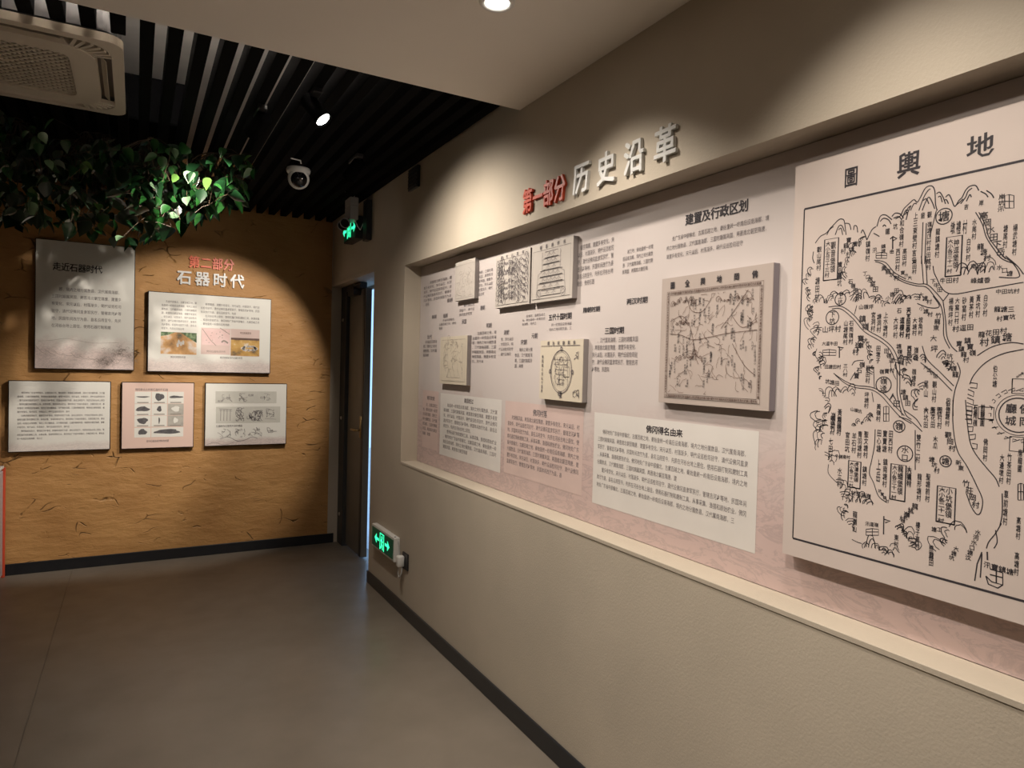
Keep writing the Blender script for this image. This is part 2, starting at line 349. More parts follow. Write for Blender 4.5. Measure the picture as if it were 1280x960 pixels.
# black slats hung below the slab, running away from the soffit
sl0 = {}; X0 = .0255-.0905*26
for i in range(42):
    x = X0+.0905*i
    if x < XL+.04 or x > GR-.03: continue
    for y0, y1 in (((YS+.004, 2.855), (3.715, GB-.01)) if -.92 < x < -.02 else ((YS+.004, GB-.01),)):
        key = (y0, y1)
        if key not in sl0: o = sl0[key] = MB().box(-.0235, .0235, y0, y1, 2.662, 2.747, .002, 1).build('slat', M_slat, ce)
        else: o = sl0[key].copy(); COL.objects.link(o)
        o.location = (x, 0, 0)
k = struct(MB().box(GR-.012, GR, YR, 4.525, 0, .082, .003, 1).build('baseboard_right', M_base))
k = struct(MB().box(XL, 1.47, GB-.014, GB-.002, 0, .078, .003, 1).build('baseboard_back', M_base))
struct(MB().box(XL, XL+.012, YR, GB-.02, 0, .08, .003, 1).build('baseboard_left', M_base))
struct(MB().box(GR-.003, GR+.02, -1.1, 3.925, .899, .9135, .0015, 1).build('trim_1', M_wall))
struct(MB().box(GR-.004, GR+.05, 4.525, GB-.002, 2.133, 2.160, .003, 1).build('trim_2', M_wall))
# double door: far leaf shut in its frame, near leaf left ajar so that daylight shows at the edge
d = struct(bpy.data.objects.new('door_1', None)); COL.objects.link(d); d.location = (1.53, 5.3, 0)
fr_ = MB().box(1.50, 1.56, 5.50, GB-.003, 0, 2.133, .004, 1).box(1.50, 1.56, 5.13, 5.50, 2.085, 2.133, .003, 1).build('door_frame', M_doorframe, d)
lf = MB().box(1.530, 1.577, 5.06, 5.498, .014, 2.083, .003, 1).build('door_leaf', M_door, d)
MB().box(1.526, 1.534, 5.075, 5.12, .014, 2.083, .001, 1).build('edge_plate', M_doorframe, lf)
hm = MB().box(1.519, 1.531, 5.10, 5.135, .93, 1.10, .003, 1); hm.tube([(1.525, 5.118, .99), (1.49, 5.118, .99), (1.483, 5.13, .99), (1.483, 5.235, .988)], .008, 8); hm.build('lever_handle', M_brass, lf, True)
MB().lathe([(.0, .012), (.016, .012), (.018, 0)], Matrix.Translation((1.53, 5.118, 1.075)) @ Matrix.Rotation(-math.pi/2, 4, 'Y'), 12).build('lock_cylinder', M_brass, lf, True)
for z in (.25, 1.05, 1.86):
    MB().lathe([(0, .009), (.010, .008), (.014, .004), (.015, 0)], Matrix.Translation((1.50, 5.585, z)) @ Matrix.Rotation(-math.pi/2, 4, 'Y'), 12).build('bolt', M_steel, fr_, True)
c_ = MB().box(1.470, 1.528, 5.19, 5.36, 2.035, 2.085, .006, 2); c_.tube([(1.49, 5.24, 2.088), (1.49, 5.24, 2.108), (1.475, 5.16, 2.112), (1.50, 5.08, 2.12)], .009, 6)
c_.build('door_closer', M_black, d)
d2 = struct(bpy.data.objects.new('door_2', None)); COL.objects.link(d2); d2.location = (1.71, 4.75, 0)
lf2 = MB().box(1.685, 1.745, 4.35, 5.03, .014, 2.13, .003, 1).build('door_leaf', M_door, d2)
MB().tube([(1.69, 4.96, 1.0), (1.655, 4.96, 1.0), (1.65, 4.95, 1.0), (1.65, 4.86, 1.0)], .008, 8).build('lever_handle', M_brass, lf2, True)
struct(MB().box(1.67, 1.69, 5.10, 5.9, 2.11, 3.2).box(1.67, 1.69, 5.66, 5.9, 0, 3.2).box(1.67, 1.69, 4.3, 5.2, 2.15, 3.2).build('wall_outside', M_wall))

# ================================================================== lamps
def spot(loc, aim, watts, size, blend, rad, col=(1, .90, .79), name='lamp_light', parent=None):
    L = bpy.data.lights.new(name, 'SPOT'); L.energy = watts; L.spot_size = math.radians(size); L.spot_blend = blend; L.shadow_soft_size = rad; L.color = col
    o = bpy.data.objects.new(name, L); COL.objects.link(o)
    v = Vector(aim)-Vector(loc); o.rotation_euler = v.to_track_quat('-Z', 'Y').to_euler()
    if parent: o.parent = parent; o.location = Vector(loc)-parent.location
    else: o.location = loc
    return o
def downlight(x, y, watts, label, aim=None, size=95, group=None):
    t = thing('downlight', (x, y, ZS), label, 'ceiling light', group)
    T = Matrix.Translation((x, y, ZS))
    MB().lathe([(.036, -.001), (.039, -.006), (.050, -.007), (.054, -.003), (.055, .0)], T, 28).build('trim_ring', M_white, t, True)
    MB().lathe([(.0, -.002), (.034, -.002), (.036, -.001)], T, 24).build('lens', M_glow, t)
    spot((x, y, ZS-.02), aim or (x, y, 0), watts, size, .75, .035, parent=t)
for i, y in enumerate((1.84, .87, -.10, -1.07)):
    downlight(.941, y, LAMP_WALL*(1, .78, 1, 1)[i], ('round recessed downlight in the soffit shining on the %s' %
              ('raised white heading', 'large old map board', 'end of the long niche', 'plain wall behind the viewer')[i]), (1.40, y-.05, .75), 100)
for i, y in enumerate((1.45, .55, -.45)):
    downlight(.20, y, LAMP_FAR*(1, .92, .7)[i], 'tilted recessed downlight in the soffit aimed at the %s' % ('square dun board', 'large map board', 'near end of the niche')[i], (1.5, y+.35, .80), 78)
for x, y in ((-.9, 1.3), (-.9, -.6), (-1.8, 1.3), (-1.8, -.6)):  # unseen downlights, added to raise the bounce light on the soffit
    downlight(x, y, LAMP_ROOM_FILL, 'unseen recessed downlight added over the open floor for bounce light', None, 110, 'added downlights over the open floor')
def track_spot(loc, aim, watts, size, label, blend=.6, rad=.03, beam=None):
    t = thing('track_spotlight', (loc[0], loc[1], 2.66), label, 'spotlight')
    v = (Vector(aim)-Vector(loc)).normalized(); q = v.to_track_quat('Z', 'Y').to_matrix().to_4x4(); T = Matrix.Translation(loc) @ q
    MB().lathe([(.0, -.13), (.030, -.13), (.036, -.12), (.036, -.005), (.040, .0), (.037, .0), (.033, -.012), (.0, -.012)], T, 24).build('lamp_body', M_slat, t, True)
    MB().lathe([(.0, -.006), (.032, -.006)], T, 20).build('lens', M_glow, t)
    b = Vector(loc)-v*.075
    MB().tube([b+Vector((0, .04, 0)), b+Vector((0, .042, .03)), (b.x, b.y, 2.645), (b.x, b.y, 2.665)], .008, 8).build('bracket', M_black, t)
    MB().box(b.x-.02, b.x+.02, b.y-.08, b.y+.08, 2.640, 2.662, .003, 1).build('track_adapter', M_black, t)
    spot(Vector(loc)+v*.004, beam or aim, watts, size, blend, rad, parent=t)
track_spot((.70, 2.98, 2.545), (1.40, 2.45, 1.50), LAMP_WALL*2.3, 130, 'black track spotlight on the slats with its lit lens facing the niche', .9, .03, (1.48, 3.0, 1.12))
track_spot((1.05, 3.85, 2.560), (.40, 5.65, 1.32), LAMP_BACK, 55, 'black track spotlight near the beige wall aimed at the ochre wall', .40, .02)
track_spot((.47, 3.40, 2.565), (-.34, 5.65, 1.34), LAMP_BACK*1.0, 50, 'black track spotlight aimed through the foliage at the ochre wall', .5, .015)

t = thing('slab_fill_batten', (.0, YS+.03, 2.93), 'unseen fill batten added behind the soffit to light the slab above the slats', 'fill light')  # unseen batten, added to brighten the slab between the slats
MB().box(-.62, .62, YS+.001, YS+.03, 2.90, 2.96, .004, 1).build('housing', M_white, t)
MB().tube([(-.6, YS+.045, 2.93), (.6, YS+.045, 2.93)], .013, 10).build('tube', mat('slab_fill_tube', (1, 1, 1), .4, emit=(1, .90, .80), estr=4), t)
L = bpy.data.lights.new('slab_fill_light', 'AREA'); L.shape = 'RECTANGLE'; L.size = 1.2; L.size_y = .03; L.energy = LAMP_SLAB_FILL; L.color = (1, .9, .8)
o = bpy.data.objects.new('slab_fill_light', L); COL.objects.link(o); o.parent = t; o.location = (0, .032, 0); o.rotation_euler = Vector((0, 1, 1.1)).to_track_quat('-Z', 'Y').to_euler()
# ================================================================== raised headings
def raised(txt, fr, p0, p1, hpx, m, dep, labf, cat='character', bold=.022, grp=None):
    a0, b0 = fr.ab(*p0); a1, b1 = fr.ab(*p1); n = len(txt); w = (a1-a0)/n
    h = abs(fr.ab(p0[0], p0[1]+hpx[0]/2)[1]-fr.ab(p0[0], p0[1]-hpx[0]/2)[1]); wid = hpx[1] if len(hpx) > 1 else w*.92
    for i, c in enumerate(txt):
        V, Fc = glyph(c); a, b = a0+w*(i+.5), (b0+b1)/2; k = len(V); ed = {}
        for f in Fc:
            for j in range(len(f)): ed[(f[j], f[(j+1) % len(f)])] = 1
        rim = [e for e in ed if (e[1], e[0]) not in ed]; W, FF = [], []
        for j, (ex, ey) in enumerate(((-bold, .82*bold), (.91*bold, bold), (-.86*bold, -.93*bold), (1.05*bold, -.78*bold), (0, 0))):
            n_ = len(W); d_ = .003+dep+j*.0002
            W += [fr.P(a+(x+ex)*wid, b+(y+ey)*h, d_) for x, y in V]+[fr.P(a+(x+ex)*wid, b+(y+ey)*h, .001) for x, y in V]
            FF += [tuple(q+n_ for q in f) for f in Fc]+[tuple(q+k+n_ for q in f[::-1]) for f in Fc]+[(e[1]+n_, e[0]+n_, e[0]+k+n_, e[1]+k+n_) for e in rim]
        o = mk('raised_character', W, FF, m, None, loc=fr.P(a, b-h/2, 0))
        tag(o, labf % (('first', 'second', 'third', 'fourth')[i], c), cat, grp)
FR, FBk = Frame('R', GR), Frame('B', GB)
raised('第一部分', FR, (656, 254), (710, 234), (30,), M_red, .009, '%s red raised character %s of the heading above the niche')
raised('历史沿革', FR, (715, 226), (856, 177), (37, .100), M_silver, .009, '%s pale silver raised character %s of the heading above the niche')
raised('第二部分', FBk, (235.5, 327.5), (293, 332), (15,), M_orange, .010, '%s orange red raised character %s on the ochre stucco wall')
raised('石器时代', FBk, (219, 347), (307, 352.5), (18, .098), M_silver, .010, '%s white raised character %s on the ochre stucco wall')

# ================================================================== panels on the ochre wall
FP = Frame('B', 5.612)
def panel(x0, x1, z0, z1, m, label, tilt=0):
    d0 = GB-.045
    t = thing('exhibit_panel', ((x0+x1)/2, GB, z0), label, 'panel')
    MB().box(x0, x1, d0+.001, GB-.0005, z0, z1, .0015, 1).build('dark_backing', M_frame, t)
    MB().box(x0+.005, x1-.005, d0-.001, d0+.002, z0+.005, z1-.005).build('printed_sheet', m, t)
    return t
FQ = Frame('B', 5.611)
def sheet(name, z0, h, amt=.8): return landscape(name, (.70, .69, .64), (.60, .47, .44), (.22, .19, .20), .0, h, 9, amt=amt)
t1 = panel(-.60, -.005, 1.412, 2.300, sheet('sheet_tall', 1.412, .26), 'tall white panel with foliage shadow and a pink landscape foot')
p = Print(FQ); p.line('走近石器时代', (66, 333.5), (128, 337), .02, 10.5); p.build('title_lettering', M_ink, t1)
p = Print(FQ); p.block((64.6, 356), (152, 362), (64, 411), 6, 20, .85, 30, bold=.012); p.build('lettering', M_inkgrey, t1)
p = Print(FQ)
rn = random.Random(3)
def bush(p, a, b, w, h, n):
    for i in range(n):
        x, y = a+rn.gauss(0, w), b+rn.gauss(0, h); p.circ(x, y, rn.uniform(.004, .012), .0016, 6, t1=rn.uniform(2, 5))
bush(p, -.09, 1.53, .05, .025, 60); bush(p, -.19, 1.465, .04, .015, 50)
for i in range(10): p.ab_line(curve([(-.59+.05*i, 1.56-.01*i+rn.uniform(-.01, .01)), (-.56+.05*i, 1.53-.008*i), (-.53+.05*i, 1.50+rn.uniform(-.02, .02))]), .002)
p.ab_line(curve([(-.58, 1.60), (-.5, 1.61), (-.42, 1.625), (-.33, 1.61), (-.25, 1.60), (-.1, 1.61)]), .0015)
p.build('landscape_drawing', M_inkfaint, t1)
t2 = panel(.078, .936, 1.406, 1.994, sheet('sheet_wide', 1.406, .13, .6), 'wide white panel with three colour photos under the white heading')
p = Print(FQ); p.block((202, 374), (246, 377), (201.5, 412.5), 8, 17, .7, 5, bold=.012); p.block((251, 377.5), (324.5, 382), (251, 407), 6, 27, .55, 60, bold=.012, breaks=(3,))
p.line('佛冈先民使用的石器', (213, 446), (232, 447), .01, 3); p.line('佛冈地域发现的石器分布图', (275, 447), (303, 448), .01, 3); p.build('lettering', M_inkgrey, t2)
def pic(fr, x0, y0, x1, y1, m, parent, name='photo', off=.0008):
    q = Print(fr, off); a0, b0 = fr.ab(x0, y0); a1, b1 = fr.ab(x1, y1); q.fill(a0, b1, a1, b0); return q.build(name, m, parent)
ph_dig = photo('dig_photo', [(.3, (.10, .09, .05)), (.42, (.42, .22, .08)), (.55, (.60, .34, .13)), (.7, (.70, .62, .55))], 14)
ph_trench = photo('trench_photo', [(.3, (.12, .08, .04)), (.45, (.45, .25, .05)), (.6, (.58, .36, .10)), (.72, (.72, .68, .60))], 16)
ph_pink = photo('pink_map', [(.35, (.62, .42, .40)), (.6, (.68, .50, .48)), (.7, (.55, .38, .38))], 10)
a = pic(FQ, 201, 414.5, 245.5, 443.5, ph_dig, t2)
q = Print(FQ, .0012); A0, B0 = FQ.ab(201, 414.5); A1, B1 = FQ.ab(245.5, 443.5)
dx, dy = A1-A0, B0-B1
q.poly([(A0, B0), (A0+dx*.4, B0), (A0+dx*.2, B0-dy*.14), (A0, B0-dy*.2)]); q.poly([(A0+dx*.55, B0), (A1, B0), (A1, B0-dy*.45), (A0+dx*.75, B0-dy*.22)])
mk('tree_line', q.V, q.F, photo('photo_green', [(.35, (.03, .07, .02)), (.65, (.25, .35, .18))], 40), a.parent)
q = Print(FQ, .0014)
for fx, fy in ((.5, .42), (.56, .5), (.62, .44), (.47, .56)):
    cx_, cz_ = A0+dx*fx, B0-dy*fy; q.poly([(cx_-.006, cz_-.018), (cx_+.006, cz_-.018), (cx_+.008, cz_+.004), (cx_, cz_+.016), (cx_-.008, cz_+.004)])
mk('figures', q.V, q.F, M_whitepanel, t2)
b_ = pic(FQ, 251.5, 409.5, 287.5, 443.5, M_pinkpanel, t2, 'map_print'); pic(FQ, 252.5, 410.5, 287, 432, ph_pink, t2, 'map_print', .0012)
q = Print(FQ, .0016); q.px_line([(253, 411), (258, 418), (263, 425), (270, 432)], .004); q.px_line([(275, 410), (281, 414), (287, 418)], .004)
for fx in range(14): aa, bb = FQ.ab(rn.uniform(256, 285), rn.uniform(413, 430)); q.circ(aa, bb, .003, .002, 6)
q.px_line([(277, 428), (280, 426), (285, 429)], .012); q.line('佛冈石器地点分布', (258, 439), (282, 440), .01, 3); q.build('map_lines', M_inkfaint, t2)
pic(FQ, 288.5, 411, 324, 446, M_pinkpanel, t2, 'map_print', .0006); b_ = pic(FQ, 288.7, 422, 324, 445.5, ph_trench, t2)
q = Print(FQ, .0014)
for i in range(26):
    aa, bb = FQ.ab(312+10*math.cos(i*.5)*rn.uniform(.6, 1), 435.5+3.2*math.sin(i*.5)*rn.uniform(.6, 1)); q.circ(aa, bb, .006, .006, 6)
q.build('pebbles', M_whitepanel, t2)
q = Print(FQ, .0014); A0, B0 = FQ.ab(288.7, 422); A1, B1 = FQ.ab(324, 426); q.fill(A0, B1, A1, B0); q.line('考古发掘现场', (300, 416), (314, 417), .01, 3); q.build('dark_bank', M_inkbrown, t2)
t3 = panel(-.742, -.148, .844, 1.331, sheet('sheet_text', .844, .08, .4), 'white panel covered in lines of text below the tall panel')
p = Print(FQ); p.block((21.7, 488.5), (131, 489), (21.7, 551), 13, 46, .3, 0, bold=.012, breaks=(6, 10)); p.build('lettering', M_inkgrey, t3)
t4 = panel(-.082, .393, .842, 1.329, mat('sheet_pink', (.68, .50, .43), .55, noise=.03, nscale=3), 'square pink panel with a grid of stone tool pictures')
A0, B0 = FQ.ab(168.5, 489.5); A1, B1 = FQ.ab(229, 545.5); GW, GH = (A1-A0), (B0-B1)
rows = [(0, .26), (.27, .52), (.53, .77), (.79, 1)]
def stone(kind, cx_, cz_, w_, h_):
    q = []
    for i in range(14):
        t = 2*math.pi*i/14; r = 1+.14*math.sin(3*t+kind)+.08*math.cos(5*t+kind*2)
        q.append((cx_+w_*.5*r*math.cos(t), cz_+h_*.5*r*math.sin(t)))
    return q
kk = 0
for r, (v0, v1) in enumerate(rows):
    cols = [(0, .325), (.34, .655), (.67, 1)] if r < 3 else [(0, .325), (.34, 1)]
    for c, (u0, u1) in enumerate(cols):
        q = Print(FQ, .0008); q.fill(A0+GW*u0, B0-GH*v1, A0+GW*u1, B0-GH*v0)
        cell = q.build('picture_cell', M_greyprint if (c == 2 and r in (1, 2)) else M_pagew, t4)
        q = Print(FQ, .0014); ww, hh = GW*(u1-u0), GH*(v1-v0); cx_, cz_ = A0+GW*(u0+u1)/2, B0-GH*(v0*.56+v1*.44)
        dims = {(0, 0): (.8, .12), (0, 1): (.6, .62), (0, 2): (.9, .2), (1, 0): (.85, .42), (1, 1): (.3, .5), (1, 2): (.5, .5), (2, 0): (.65, .55), (2, 1): (.1, .6), (2, 2): (.3, .5), (3, 0): (.55, .6), (3, 1): (.8, .5)}[(r, c)]
        q.poly(stone(kk, cx_, cz_, ww*dims[0], hh*dims[1])); kk += 1
        q.build('stone_tool', M_pagew if (c == 2 and r in (1, 2)) else M_greydark, cell)
        q = Print(FQ, .0014); q.fill(A0+GW*u0+ww*.15, B0-GH*v1+.004, A0+GW*u1-ww*.15, B0-GH*v1+.011)
        if r != 3: q.build('caption', M_inkfaint, cell)
p = Print(FQ); p.line('佛冈县出土的新石器时代石器', (169, 487), (210, 487.3), .01, 3.4); p.line('部分石器由县博物馆收藏', (183, 551.5), (211, 551), .01, 3); p.build('lettering', M_inkgrey, t4)
t5 = panel(.467, 1.067, .844, 1.328, sheet('sheet_draw', .844, .075, .7), 'white panel with two grey strips of line drawings')
for (x0, y0, x1, y1) in ((269.5, 489, 345.5, 504), (270, 508.5, 350, 528)): pic(FQ, x0, y0, x1, y1, M_greyprint if False else mat('strip_grey', (.52, .51, .46), .6, noise=.05, nscale=12), t5, 'grey_strip')
q = Print(FQ, .0016); rn = random.Random(11)
def scrib(x0, y0, x1, y1, n, w=.002):
    for i in range(n):
        P_ = [(rn.uniform(x0, x1), rn.uniform(y0, y1))]
        for k in range(3): P_.append((min(x1, max(x0, P_[-1][0]+rn.uniform(-5, 5))), min(y1, max(y0, P_[-1][1]+rn.uniform(-5, 5)))))
        q.px_line(P_, w)
scrib(278, 491, 290, 502, 5); scrib(299, 492, 309, 502, 9); scrib(330, 492, 338, 500, 5)
for x in (276, 280, 284, 288): q.px_line([(x, 512), (x-.4, 526)], .003)
q.px_line([(274, 511), (290, 512)], .003); q.px_line([(274, 513), (290, 514)], .002)
scrib(295, 510, 305, 526, 16, .003); scrib(309, 513, 328, 526, 26, .003); scrib(333, 511, 342, 524, 9, .0025); q.px_line([(331, 523), (345, 524)], .002)
scrib(270, 536, 288, 546, 7); scrib(294, 536, 306, 546, 8); scrib(311, 534, 327, 545, 10); scrib(334, 534, 346, 541, 4); q.px_line([(334, 538.5), (346, 539)], .002)
q.px_line([(275, 549), (285, 546), (296, 551), (306, 550), (315, 546), (322, 548)], .003); q.px_line([(258, 556), (268, 553), (280, 556), (292, 553)], .002)
for x, y, s_ in ((272, 501.5, '石斧'), (310, 494, '石锛'), (325, 497, '石环')): q.line(s_, (x, y), (x+7, y+.1), .01, 3)
q.line('石器制作与使用方法示意图', (270, 533), (303, 532), .012, 3); q.build('ink_drawing', M_inkgrey, t5)

# ================================================================== the printed mural in the niche
XM = 1.528
FM = Frame('R', XM)
mu = MB().box(XM, 1.5335, -1.095, 3.922, .914, 2.103).build('wall_mural', M_mural, None, loc=(XM, 1.4, 0))
tag(mu, 'long pale pink printed mural lining the back of the wall niche', 'mural')
def tpanel(tl, tr, bl, m):
    a0, b0 = FM.ab(*tl); a1, b2 = FM.ab(*tr); _, b1 = FM.ab(*bl)
    q = Print(FM, .0006); q.fill(a0, b1, a1, (b0+b2)/2); return q.build('text_panel', m, mu)
def para(name, m, *blocks, heads=()):
    for b in blocks: q = Print(FM); q.block(*b[0], **b[1]); q.build('lettering', m, mu)
    for h in heads: q = Print(FM); q.line(*h); q.build('title_lettering', m, mu)
tp = tpanel((529, 487), (548.6, 490), (528, 558), M_pinkpanel); tp = tpanel((551, 491.5), (627.5, 499.5), (551, 568), M_whitepanel)
tp = tpanel((632, 500.5), (730, 512), (629.5, 590), M_pinkpanel); tp = tpanel((743.5, 514.5), (949, 540), (740, 628), M_whitepanel)
para('lettering', M_inkgrey, (((529, 502), (547, 504.5), (529, 544), 7, 9), dict(src=10, bold=.012)), heads=(('佛冈史迹', (534, 497), (543.5, 498.5), .02, 5),))
para('lettering', M_inkgrey, (((555, 502.5), (622, 512), (554, 561), 9, 26, .5, 20), dict(bold=.012, breaks=(5,))), heads=(('建县经过', (580.5, 500.5), (592, 502.5), .02, 6),))
para('lettering', M_inkgrey, (((635, 517), (725, 528.5), (635, 580), 8, 30, .8, 50), dict(bold=.012)), heads=(('佛冈村落', (666.5, 515.5), (684, 518.5), .02, 8.5),))
para('lettering', M_inkgrey, (((748, 534), (936, 563), (748, 610), 8, 50, .95, 0), dict(bold=.014, breaks=(5,))))
para('title_lettering', M_ink, heads=(('佛冈得名由来', (808, 536), (853.5, 542.5), .03, 9.5),))
para('title_lettering', M_ink, heads=(('建置及行政区划', (857, 275), (936, 257), .03, 14),))
para('lettering', M_inkgrey, (((834, 295), (962, 266), (833, 327), 3, 32, .8, 3), dict(bold=.014, indent=2)))
para('lettering', M_inkgrey, (((720, 307), (768, 297), (720, 360), 6, 15, .55, 60), dict(bold=.012)), (((779, 312), (817, 303.5), (779, 344.5), 4, 13, .85, 15), dict(bold=.012)))
para('title_lettering', M_ink, heads=(('两汉时期', (783.5, 377), (810, 375), .03, 8), ('隋朝时期', (729, 387.5), (750.5, 386.5), .03, 7), ('三国时期', (756, 414), (780.5, 412.5), .03, 8.5), ('五代十国时期', (686, 396.7), (715, 395), .03, 8)))
para('lettering', M_inkgrey, (((741, 421.5), (798, 420.5), (741, 466), 5, 17, .45, 40), dict(bold=.012)))
para('lettering', M_inkgrey, (((653, 393.5), (682, 392), (653, 408), 3, 11, .7, 8), dict(bold=.012)), (((684, 404), (715, 402.5), (684, 415), 2, 11, 1, 22), dict(bold=.012)),
     (((644, 434), (666, 433.6), (644, 461), 4, 8, .6, 31), dict(bold=.012, indent=1)), (((591, 414.5), (621, 414), (591, 454.5), 7, 10, .5, 12), dict(bold=.012)),
     (((624, 421.5), (642, 421), (624, 446), 4, 7, .9, 70), dict(bold=.012, indent=1)), (((596.5, 339), (616.5, 335.5), (596.5, 371.5), 6, 8, .6, 45), dict(bold=.012, indent=1)),
     (((574.5, 380.5), (593.5, 379), (574.5, 396.5), 3, 7, .9, 81), dict(bold=.012, indent=1)), (((549, 399), (570.5, 397.5), (549, 413), 3, 9, .3, 5), dict(bold=.012)),
     (((530, 353), (565, 346), (530, 384), 6, 13, .3, 55), dict(bold=.012)), (((529.5, 425), (546.5, 424.5), (529.5, 447), 4, 7, .5, 24), dict(bold=.012, indent=1)))
para('title_lettering', M_inkgrey, heads=(('元朝', (664.5, 420), (672.5, 419.6), .02, 7), ('宋朝', (651, 428), (659, 427.5), .02, 6.5), ('明朝', (608, 407), (615, 406.7), .02, 6), ('清朝', (630, 415.8), (636.5, 415.4), .02, 6),
     ('唐朝', (600.5, 385), (606.5, 384.6), .02, 6), ('民国', (577.5, 402.2), (583.3, 402), .02, 6), ('南朝', (554, 395), (560, 394.6), .02, 5.5), ('秦朝', (540, 396.2), (546, 396), .02, 5), ('晋朝', (559, 376), (566, 375), .02, 5), ('当代', (534, 421.3), (540, 421), .02, 5)))

# ---- boards mounted on the mural
FBd = Frame('R', 1.502)
def board(y0, y1, z0, z1, m, label, xf=1.5025, side=M_boardside):
    t = thing('map_board', (XM, (y0+y1)/2, z0), label, 'map board')
    MB().box(xf+.001, XM-.0008, y0, y1, z0, z1, .001, 1).build('board_body', side, t)
    MB().box(xf-.0005, xf+.002, y0+.0005, y1-.0005, z0+.0005, z1-.0005).build('printed_face', m, t)
    return t
rn = random.Random(5)
def squig(q, a0, a1, b0, b1, n, size, w):
    for i in range(n):
        a, b = rn.uniform(a0, a1), rn.uniform(b0, b1); an = rn.uniform(0, 6.28); P_ = [(a, b)]
        for k in range(4):
            an += rn.uniform(-.9, .9); a += math.cos(an)*size*.4; b += math.sin(an)*size*.4
            P_.append((min(a1, max(a0, a)), min(b1, max(b0, b))))
        q.ab_line(curve(P_, 3), w)
def rectl(q, a0, a1, b0, b1, w): q.ab_line([(a0, b0), (a1, b0), (a1, b1), (a0, b1)], w, True)
NAMES = '白沙村塘尾村楊武塘村高岡村水口村大廟村石角村黃花村龍南村烟嶺村湯塘村四九村迳頭村觀山村上岳村田心村竹山村良塘村'
def names(q, a0, a1, b0, b1, n, s):
    for i in range(n):
        a, b = rn.uniform(a0, a1), rn.uniform(b0, b1); st = rn.randrange(0, len(NAMES)-4)
        for k in range(rn.choice((2, 3, 3, 4))):
            if b-k*s > b0: q.ch(NAMES[st+k], a, b-k*s, s*.9, s*.9, .012)
# top row
t = board(3.112, 3.352, 1.850, 2.057, M_board, 'smallest faint board at the upper far end of the mural'); q = Print(FBd)
a0, a1 = -3.352, -3.112; rectl(q, a0+.012, a1-.012, 1.862, 2.035, .0012); squig(q, a0+.02, a1-.02, 1.87, 2.02, 40, .03, .0012); q.build('ink_drawing', M_inkfaint, t)
t = board(2.558, 2.882, 1.782, 2.028, M_board, 'board with dense mountain line drawing left of the building plan'); q = Print(FBd, .0016)
a0, a1 = -2.882, -2.558; rectl(q, a0+.012, a1-.012, 1.794, 2.005, .0016)
for r in range(7): q.hills([(a0+.02, 1.80+.027*r), (a0+.1, 1.81+.027*r+rn.uniform(-.01, .01)), (a0+.2, 1.80+.027*r), (a1-.03, 1.805+.027*r)], .036, .0022)
squig(q, a0+.02, a1-.02, 1.80, 1.99, 60, .03, .002)
for i, c in enumerate('圖地山岡佛'): q.ch(c, a0+.06+.05*i, 2.016, .016, .016, .02)
q.build('ink_drawing', M_inkgrey, t)
t = board(2.228, 2.545, 1.782, 2.028, M_board, 'board with an old building plan in the top row'); q = Print(FBd, .0016)
a0, a1 = -2.545, -2.228; rectl(q, a0+.012, a1-.014, 1.796, 2.0, .0014)
for i, c in enumerate('圖署廳岡佛'): q.ch(c, a0+.075+.045*i, 2.013, .016, .016, .02)
cx_ = (a0+a1)/2
for r, (b0, b1, hw, n) in enumerate(((1.965, 1.99, .05, 2), (1.94, 1.962, .06, 3), (1.915, 1.937, .065, 2), (1.888, 1.912, .085, 4), (1.862, 1.885, .09, 5), (1.835, 1.858, .10, 3), (1.808, 1.830, .075, 2))):
    rectl(q, cx_-hw, cx_+hw, b0, b1, .002)
    for k in range(1, n+1):
        x = cx_-hw+2*hw*k/(n+1); q.ab_line([(x, b0), (x, b1)], .0015)
        q.ab_line([(x-.015, b0+.006), (x, b1-.004), (x+.015, b0+.006)], .0015)
for sx in (-1, 1):
    q.ab_line([(cx_+sx*.07, 1.99), (cx_+sx*.07, 1.91), (cx_+sx*.10, 1.90), (cx_+sx*.11, 1.82), (cx_+sx*.09, 1.806)], .002)
    q.circ(cx_+sx*.095, 1.815, .018, .0018); q.circ(cx_+sx*.095, 1.815, .010, .0015)
q.build('ink_drawing', M_inkgrey, t)
# middle row
t = board(3.183, 3.534, 1.403, 1.664, M_board2, 'cream board with faint outline map at the far end of the mural'); q = Print(FBd)
a0, a1 = -3.534, -3.183; rectl(q, a0+.025, a1-.02, 1.42, 1.645, .0014); q.hills([(a0+.06, 1.60), (a0+.15, 1.62), (a0+.25, 1.59)], .04, .0014); squig(q, a0+.05, a1-.05, 1.44, 1.62, 45, .05, .0014); q.build('ink_drawing', M_inkfaint, t)
t = board(2.14, 2.455, 1.373, 1.619, M_board2, 'cream board with an oval walled town plan'); q = Print(FBd, .0016)
a0, a1 = -2.455, -2.14; q.ab_line([(a0+.01, 1.595), (a1-.02, 1.595)], .002)
for i, c in enumerate('圖池城廳岡佛'): q.ch(c, a0+.065+.038*i, 1.606, .016, .016, .02)
ca, cb = a0+.165, 1.49
for rr, ww in ((.078, .0035), (.071, .0015)): q.circ(ca, cb, rr, ww, 28, ry=rr*1.12)
for k in range(6): q.ab_line([(ca-.062+.02*k*.4, cb+.05-.02*k), (ca+.06-.02*k*.4, cb+.047-.02*k)], .0016)
for k in range(4): q.ab_line([(ca-.045+.03*k, cb+.06), (ca-.04+.03*k, cb-.06)], .0016)
rectl(q, ca+.02, ca+.06, cb-.02, cb+.02, .0022); q.circ(ca, cb+.05, .010, .002)
for an in (90, 0, 270, 180):
    x, y = ca+.082*math.cos(math.radians(an)), cb+.092*math.sin(math.radians(an)); q.circ(x, y, .009, .0025, 8); q.circ(x, y, .005, .0025, 8)
